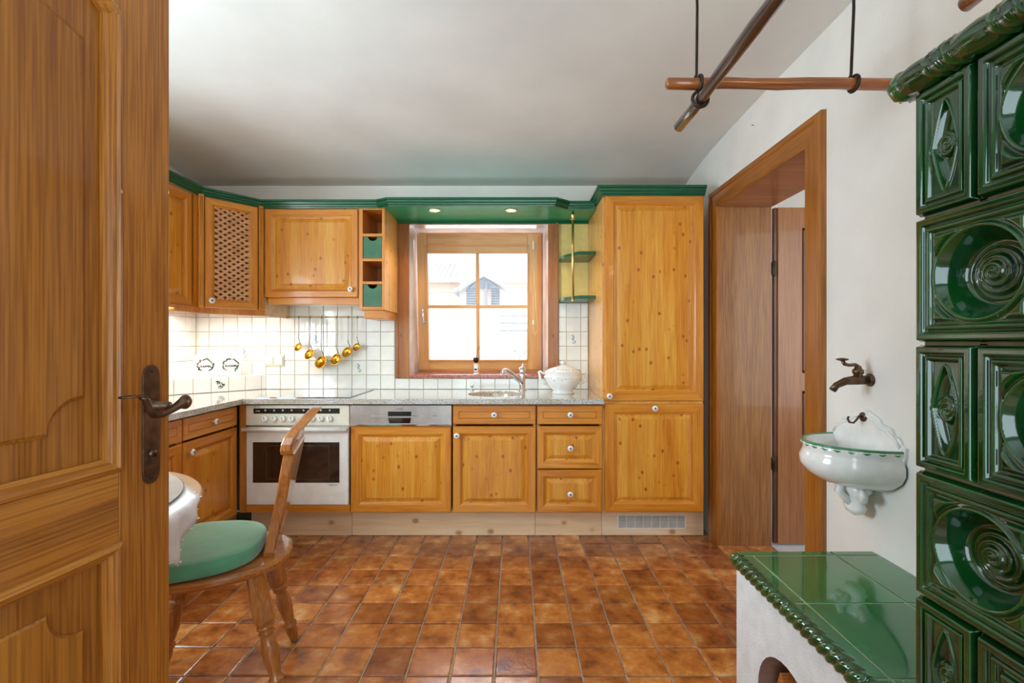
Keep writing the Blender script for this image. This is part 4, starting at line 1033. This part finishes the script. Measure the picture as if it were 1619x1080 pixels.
# ------------------------------------------------------------------ tiled stove
def sst(a, b, x):
    t_ = max(0, min(1, (x-a)/(b-a))); return t_*t_*(3-2*t_)
def frame_h(e):   # e = distance from tile edge in metres
    hh = .012*sst(0, .005, e)
    hh -= .008*sst(.014, .018, e); hh += .006*sst(.020, .023, e); hh -= .007*sst(.026, .031, e)
    return hh
def full_h(x, z, s_):
    e = min(s_/2-abs(x), s_/2-abs(z)); hh = frame_h(e)
    if e < .026: return hh
    r = math.hypot(x, z); R0 = .071
    hh += .007*math.exp(-((r-R0-.003)/.0035)**2)
    if r > R0+.006:
        # faceted spandrels
        ex = s_/2-.034-abs(x); ez = s_/2-.034-abs(z); d = r-R0-.010
        hh += .009*sst(0, .006, min(ex, ez, d))
    if r < R0:
        hh -= .036*sst(0, .022, R0-r)
        th2 = math.atan2(z, x)
        if r < .046: hh += .016*sst(0, .046, .046-r)**.7+.0022*math.cos(2*PI*r/.0115-th2)*sst(0, .008, .046-r)*sst(.000, .004, r)
    return hh
def half_h(x, z, w_, s_):
    e = min(w_/2-abs(x), s_/2-abs(z)); hh = frame_h(e*1.1)
    if e < .026: return hh
    a = w_/2-.030; b = s_/2-.034
    v = abs(z)/b
    wd = a*(max(0, 1-v))**.62 if v < 1 else 0
    d = wd-abs(x)
    hh += .0045*math.exp(-(d/.0022)**2) if v < 1.02 else 0
    if d > 0: hh -= .009*sst(0, .010, d)
    re = math.hypot(x, z*.8)
    if re < .019: hh = max(hh, -.004)*0+(-.002+.004*sst(0, .003, .019-re)+.0020*math.cos(2*PI*re/.0076-math.atan2(z, x))) if re < .016 else hh+(.004)*sst(.019, .016, re)
    return hh
def relief(w_, s_, fn, nx, nz, name):
    mb = MB(); vs = []; fs = []
    xs = [-w_/2+w_*i/nx for i in range(nx+1)]; zs = [-s_/2+s_*j/nz for j in range(nz+1)]
    for z in zs:
        for x in xs: vs.append((x, -fn(x, z), z))
    for j in range(nz):
        for i in range(nx): a = j*(nx+1)+i; fs.append((a, a+1, a+nx+2, a+nx+1))
    o_ = len(vs)
    # skirt
    per = [i for i in range(nx+1)]+[j*(nx+1)+nx for j in range(1, nz+1)]+[nz*(nx+1)+i for i in range(nx-1, -1, -1)]+[j*(nx+1) for j in range(nz-1, 0, -1)]
    for p in per: vs.append((vs[p][0], .012, vs[p][2]))
    m_ = len(per)
    for k in range(m_): fs.append((per[k], o_+k, o_+(k+1) % m_, per[(k+1) % m_]))
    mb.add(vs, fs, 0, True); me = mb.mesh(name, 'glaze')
    return me
TSZ = .2248; G = .005
full_me = relief(TSZ-G, TSZ-G, lambda x, z: full_h(x, z, TSZ-G), 124, 124, 'stove_tile')
half_me = relief(TSZ/2-G, TSZ-G, lambda x, z: half_h(x, z, TSZ/2-G, TSZ-G), 88, 170, 'half_stove_tile')
SXF = .735; SYF = .852
sto = thing('tiled_stove', 'dark green glazed tiled stove with round bowl tiles at the right edge', 'stove', (0, 0, .4925))
z0b = CH-.677-.4925
SY0 = SYF-3*TSZ
MB().box(SXF+.045, XR-.004, SY0, SYF-.05, .0, z0b+5*TSZ).box(SXF+.004, SXF+.05, SY0, SY0+.002, 0, z0b+5*TSZ).obj('core', 'ggrout', sto, bev=.003)
gr = MB()
for r in range(6): gr.box(SXF+.001, SXF+.02, SY0, SYF-.006, z0b+r*TSZ-.006, z0b+r*TSZ+.006).box(SXF+.02, XR-.004, SYF-.03, SYF-.012, z0b+r*TSZ-.006, z0b+r*TSZ+.006)
for r in range(5):
    for y in ([SYF-TSZ/2, SYF-1.5*TSZ, SYF-2.5*TSZ] if r % 2 == 0 else [SYF-TSZ, SYF-2*TSZ]): gr.box(SXF+.001, SXF+.02, y-.006, y+.006, z0b+r*TSZ, z0b+(r+1)*TSZ)
gr.obj('grout', 'ggrout', sto)
MB().box(SXF-.012, XR-.004, SY0, SYF, .0, z0b-.001).obj('base_course', 'glaze', sto, bev=.004)
for r in range(5):
    zc = z0b+(r+.5)*TSZ
    y = SYF
    if r % 2 == 0:
        inst(half_me, 'half_stove_tile', sto, (SXF-.004, y-TSZ/4, zc), -PI/2); y -= TSZ/2
        for _ in range(2): inst(full_me, 'stove_tile', sto, (SXF-.004, y-TSZ/2, zc), -PI/2); y -= TSZ
        inst(half_me, 'half_stove_tile', sto, (SXF-.004, y-TSZ/4, zc), -PI/2)
    else:
        for _ in range(3): inst(full_me, 'stove_tile', sto, (SXF-.004, y-TSZ/2, zc), -PI/2); y -= TSZ
    for q in range(2): inst(full_me, 'stove_tile', sto, (SXF+TSZ*(q+.5)+.005, SYF-.009, zc), PI)
# crown: fat twisted rope moulding in segments
ztop = z0b+5*TSZ
def rope(Lx, r0, nx, twists, amp, beads=False, ang0=0):
    mb = MB(); ls = []; m = 24
    for i in range(nx+1):
        s_ = i/nx*Lx; lp = []
        for k in range(m):
            ph = 2*PI*k/m; q = ph*1.0+2*PI*twists*s_/Lx
            rr = r0+amp*(abs(math.sin(q*1.5))**.6-.5) if not beads else r0
            if beads:
                u = ((s_/Lx*twists+abs(math.sin(ph/2))*.5) % 1.0)
                rr += amp*(.6*math.exp(-((u-.10)/.035)**2)+.6*math.exp(-((u-.42)/.035)**2)) + amp*.8*math.exp(-((u-.26)/.07)**2)*abs(math.sin(ph*5))+amp*.5*math.sin(PI*max(0, (u-.5)*2))
            lp.append((s_, rr*math.cos(ph), rr*math.sin(ph)))
        ls.append(lp)
    return mb.loops(ls, sm=True)
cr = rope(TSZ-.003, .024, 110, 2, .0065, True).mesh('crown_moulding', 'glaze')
MB().box(SXF-.018, XR-.004, SY0, SYF+.012, ztop+.001, ztop+.045).obj('crown_plate', 'glaze', sto, bev=.01)
for k in range(3): inst(cr, 'crown_moulding', sto, (SXF-.018, SYF+.012-k*TSZ, ztop+.022), -PI/2)
for k in range(2): inst(cr, 'crown_moulding', sto, (SXF-.018+k*TSZ, SYF+.012, ztop+.022), 0)
bpy.context.view_layer.update()
MB().lathe([(.001, -.028), (.018, -.022), (.029, 0), (.018, .022), (.001, .028)], (SXF-.018, SYF+.012, ztop+.022), 18).obj('crown_corner', 'glaze', sto)
# ------------------------------------------------------------------ bench
BX0, BY1, BZ = .735, 1.562, .455
bn = thing('stove_bench', 'white plastered bench with green glazed top tiles in front of the stove', 'bench', (0, 0, 0))
# plaster body with an arched wood niche in the -x face
ay, ar, az = 1.272, .152, .158
def arch_face(x):
    pts = []
    N2 = 16
    for k in range(N2+1):
        a = PI*k/N2; pts.append((x, ay+ar*math.cos(a), az+ar*math.sin(a)))
    return pts
fb = MB(); y0, y1 = .165, BY1
arc = arch_face(BX0); n2 = len(arc)
# upper part: strip between arch and top
top = [(BX0, y1 if k == 0 else (y0 if k == n2-1 else arc[k][1]), BZ) for k in range(n2)]
fb.add(arc+top, [(k, k+1, n2+k+1, n2+k) for k in range(n2-1)])
fb.add([(BX0, y1, 0), (BX0, y1, BZ), arc[0], (BX0, arc[0][1], 0)], [(0, 1, 2, 3)])
fb.add([(BX0, y0, 0), (BX0, y0, BZ), arc[-1], (BX0, arc[-1][1], 0)], [(0, 1, 2, 3)])
fb.add([(BX0, y1, 0), (XR-.003, y1, 0), (XR-.003, y1, BZ), (BX0, y1, BZ)], [(0, 1, 2, 3)])
fb.add([(BX0, y0, BZ), (BX0, y1, BZ), (XR-.003, y1, BZ), (XR-.003, y0, BZ)], [(0, 1, 2, 3)])
fb.obj('plaster_body', 'rough', bn)
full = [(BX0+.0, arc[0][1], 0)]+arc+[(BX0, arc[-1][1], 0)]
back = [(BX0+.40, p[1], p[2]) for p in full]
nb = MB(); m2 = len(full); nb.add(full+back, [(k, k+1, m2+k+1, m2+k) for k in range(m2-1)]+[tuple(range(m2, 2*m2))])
nb.obj('wood_niche', 'recess', bn)
MB().box(BX0-.003, XR-.003, y0, BY1-.002, BZ, .4884).obj('grout_bed', 'bgrout', bn)
def btile(x0, x1, y0, y1):
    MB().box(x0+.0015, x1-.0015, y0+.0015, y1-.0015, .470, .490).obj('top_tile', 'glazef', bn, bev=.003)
ys = [1.547, 1.264, .979, .694, .41, .168]
for a, b in zip(ys[1:], ys[:-1]):
    btile(.782, 1.052, a, b); btile(1.052, XR-.003, a, b)
btile(.742, 1.052, 1.547, 1.580); btile(1.052, XR-.003, 1.547, 1.580)
rope_me = rope(.282, .021, 110, 3, .0085).mesh('rope_nosing', 'glaze')
for a, b in zip(ys[1:], ys[:-1]):
    bb_ = b if b < 1.5 else b
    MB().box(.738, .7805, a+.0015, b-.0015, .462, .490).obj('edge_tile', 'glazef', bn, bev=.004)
    inst(rope_me, 'rope_nosing', bn, (.736, b-.0015, .470), -PI/2)
MB().lathe([(.001, -.026), (.016, -.022), (.023, -.006), (.022, .008), (.012, .018), (.001, .020)], (.738, 1.562, .470), 18).obj('corner_nosing', 'glaze', bn)
# firewood in the niche
rr = random.Random(4)
spots = [(1.37, .0, .09), (1.275, .0, .095), (1.185, .0, .08), (1.355, .082, .09), (1.265, .088, .09), (1.345, .165, .085), (1.262, .172, .095), (1.185, .085, .10)]
for i, (yy, zz_, s_) in enumerate(spots):
    a = rr.uniform(0, 2); pts = [(yy-s_*.45, zz_+.004), (yy+s_*.45, zz_+.004+rr.uniform(0, .01)), (yy+s_*.3*rr.uniform(-.5, 1), zz_+s_*.85)]
    w_ = MB().prism(pts, 0, .30, 'yz', 0)
    place_ = ['lying at the bottom far end', 'lying at the bottom middle', 'lying at the bottom near end', 'in the second layer, far end', 'in the second layer, middle', 'on top at the far end', 'topmost in the middle', 'on top at the near end'][i]
    o = w_.obj('firewood', 'log', None, (BX0+.012+rr.uniform(0, .02), 0, 0), bev=.003)
    tag(o, 'split log '+place_+' of the stack in the bench niche', 'log', 'split logs in the arched bench niche')
# ------------------------------------------------------------------ wall fountain
t = thing('wall_basin', 'white ceramic wall basin with green rim and scrolled back plate', 'basin', (XR, 1.60, .85), -PI/2)
# local: x towards camera(-y world), -y towards room (-x world)
outl = []
pts = [(0, -.16), (.06, -.15), (.10, -.12), (.145, -.06), (.163, -.02), (.165, .015), (.150, .022), (.140, .040), (.120, .046), (.108, .066), (.088, .07), (.070, .074), (.060, .088), (.040, .097), (.015, .108), (0, .110)]
outl = pts+[(-a, b) for a, b in pts[::-1][1:-1]]
bk = MB(); o2 = [(a*.93, b*.93) for a, b in outl]
bk.loops([[(a, -.0, b) for a, b in outl], [(a, -.010, b) for a, b in outl], [(a, -.016, b) for a, b in o2]])
bk.obj('back_plate', 'porc', t)
MB().tube([(a, -.014, b) for a, b in [(.150, .012), (.128, .036), (.098, .056), (.066, .064), (.048, .080), (0, .098), (-.048, .080), (-.066, .064), (-.098, .056), (-.128, .036), (-.150, .012)]], .006, 8).obj('scroll_edge', 'porc', t)
def half_ring(r, z, ny=.205/.165, inner=False):
    return [(r*math.cos(a), -.008-r*ny*math.sin(a), z) for a in [PI*k/28 for k in range(29)]]
prb = [(.156, .0), (.163, -.004), (.156, -.020), (.158, -.034), (.165, -.050), (.164, -.075), (.150, -.100), (.115, -.128), (.07, -.145), (.02, -.15)]
bo = MB()
outer = [half_ring(r, z) for r, z in prb]
innr = [half_ring(r, z) for r, z in [(.148, .001), (.140, -.03), (.125, -.07), (.07, -.10), (.01, -.11)]]
bo.loops(innr[::-1]+outer, caps=False, wrap=False, sm=True)
bo.obj('bowl', 'porc', t)
rim = [half_ring(.157, .001), ]
MB().tube(half_ring(.1575, .0005), .0045, 8).obj('painted_rim', 'greenrim', t)
sc = MB()
for k in range(15):
    a = PI*(k+.5)/15; c_ = Vector((.1615*math.cos(a), -.008-.1615*1.242*math.sin(a), -.005)); tn = Vector((-math.sin(a), -1.242*math.cos(a), 0)).normalized()*.013
    sc.add([tuple(c_-tn), tuple(c_+Vector((0, 0, -.006))*.4-tn*.5+Vector((0, -.001, -.003))), tuple(c_+Vector((0, -.001, -.008))), tuple(c_+tn*.5+Vector((0, -.001, -.005))), tuple(c_+tn), tuple(c_+Vector((0, 0, .006)))], [(0, 1, 2, 3, 4, 5)])
sc.obj('painted_scallops', 'greenrim', t)['kind'] = 'stuff'
MB().lathe([(.05, -.14), (.056, -.155), (.040, -.175), (.032, -.20), (.040, -.215), (.030, -.235), (.010, -.245)], (.0, -.045, 0), 20, mat=Matrix.Diagonal((1.1, .7, 1, 1))).tube([(.05, -.06, -.145), (.075, -.07, -.165), (.06, -.06, -.180), (.04, -.05, -.172)], .012, 8).tube([(-.05, -.06, -.145), (-.075, -.07, -.165), (-.06, -.06, -.180), (-.04, -.05, -.172)], .012, 8).tube([(0, -.09, -.14), (0, -.10, -.165), (0, -.075, -.19), (0, -.06, -.21)], [.012, .014, .013, .010], 8).obj('scroll_bracket', 'porc', t)
MB().lathe([(.016, 0), (.016, .004), (.010, .006)], (0, -.016, .086), 16, mat=Matrix.Rotation(PI/2, 4, 'X')).tube([(0, -.018, .088), (0, -.032, .088), (0, -.040, .076), (0, -.050, .066), (0, -.064, .068), (0, -.070, .080), (0, -.066, .088)], .0035, 8).obj('towel_hook', 'bronze', t)
t = thing('wall_tap', 'aged bronze tap on the right wall above the white basin', 'tap', (XR, 1.59, 1.062), -PI/2)
MB().lathe([(.022, 0), (.022, .004), (.014, .008), (.012, .03)], (0, 0, 0), 18, mat=Matrix.Rotation(PI/2, 4, 'X')).tube([(0, -.01, 0), (0, -.05, 0), (0, -.085, -.004), (0, -.115, -.018), (0, -.128, -.034)], [.015, .016, .013, .011, .0115], 14).obj('spout', 'bronze', t)
MB().lathe([(.014, .0), (.013, .02), (.017, .024), (.017, .034), (.012, .038), (.009, .048)], (0, -.042, .0), 16).obj('valve_body', 'bronze', t)
MB().tube([(0, -.042, .046), (0, -.052, .052), (0, -.072, .050), (0, -.088, .054), (0, -.094, .066)], [.006, .006, .0055, .006, .006], 10).lathe([(.004, .064), (.018, .068), (.018, .072), (.004, .075)], (0, -.095, 0), 16).obj('handle', 'bronze', t)

# ------------------------------------------------------------------ hanging drying poles
def branch(p0, p1, r, seed, n=9, w_=.0022):
    rr = random.Random(seed); P0, P1 = Vector(p0), Vector(p1); pts = []; rs = []
    for i in range(n+1):
        p = P0.lerp(P1, i/n); pts.append(p+Vector((rr.uniform(-w_, w_), rr.uniform(-w_, w_), rr.uniform(-w_, w_)))*(0 if i in (0, n) else 1)); rs.append(r*rr.uniform(.92, 1.08))
    d = (P1-P0).normalized()
    return MB().tube([P0-d*.004]+pts+[P1+d*.004], [r*.6]+rs+[r*.6], 14)
PZ = 1.958
o = branch((.453, 1.40, PZ), (1.195, 1.40, PZ-.002), .0162, 3).obj('drying_pole', 'pole'); tag(o, 'reddish varnished branch pole hanging crosswise to the right wall', 'pole', 'branch poles hanging from the ceiling')
o = branch((.551, 1.577, 1.912), (.551, .30, 1.912), .0175, 5, 10).obj('drying_pole', 'poley'); tag(o, 'dark varnished branch pole hanging lengthwise with its free end over the room', 'pole', 'branch poles hanging from the ceiling')
o = branch((.990, 1.035, 1.932), (.990, .30, 1.932), .0165, 8).obj('drying_pole', 'pole'); tag(o, 'branch pole above the stove of which only the reddish tip shows', 'pole', 'branch poles hanging from the ceiling')
def hanger(x, y, z, label, low=None, axis='x', top=2.405, dx=0, dyy=0):
    t = thing('pole_hanger', label, 'hanger', (x, y, z), group='iron pole hangers on the ceiling')
    MB().tube([(dx, dyy, top-z), (dx*.5, dyy*.5, (top-z)/2), (-.008, 0, .028), (-.012, 0, .018)], .0042, 8).obj('rod', 'iron', t)
    def ring(cx, cy, cz, ax, r=.022):
        pts = []
        for k in range(19):
            a = 2*PI*k/18
            pts.append((cx, cy+r*math.cos(a), cz+r*math.sin(a)) if ax == 'x' else (cx+r*math.cos(a), cy, cz+r*math.sin(a)))
        return MB().tube(pts, .0050, 8)
    ring(0, 0, 0, axis).obj('ring', 'iron', t)
    if low: ring(low[0], low[1], low[2], 'y', .0235).obj('ring', 'iron', t)
    MB().lathe([(.016, 0), (.014, -.006), (.005, -.010)], (dx, dyy, top-z), 14).obj('ceiling_rose', 'iron', t)
    return t
hanger(.548, 1.40, PZ, 'iron rod hanger where the two branch poles cross', low=(.003, .0, -.046), axis='x', dx=-.012)
hanger(1.007, 1.40, PZ, 'iron rod hanger near the right wall beside the stove crown', axis='x')
hanger(.551, .50, 1.912, 'iron rod hanger over the stove front outside the picture', axis='y', top=2.42)
hanger(.990, .60, 1.932, 'iron rod hanger above the stove outside the picture', axis='y', top=2.42)
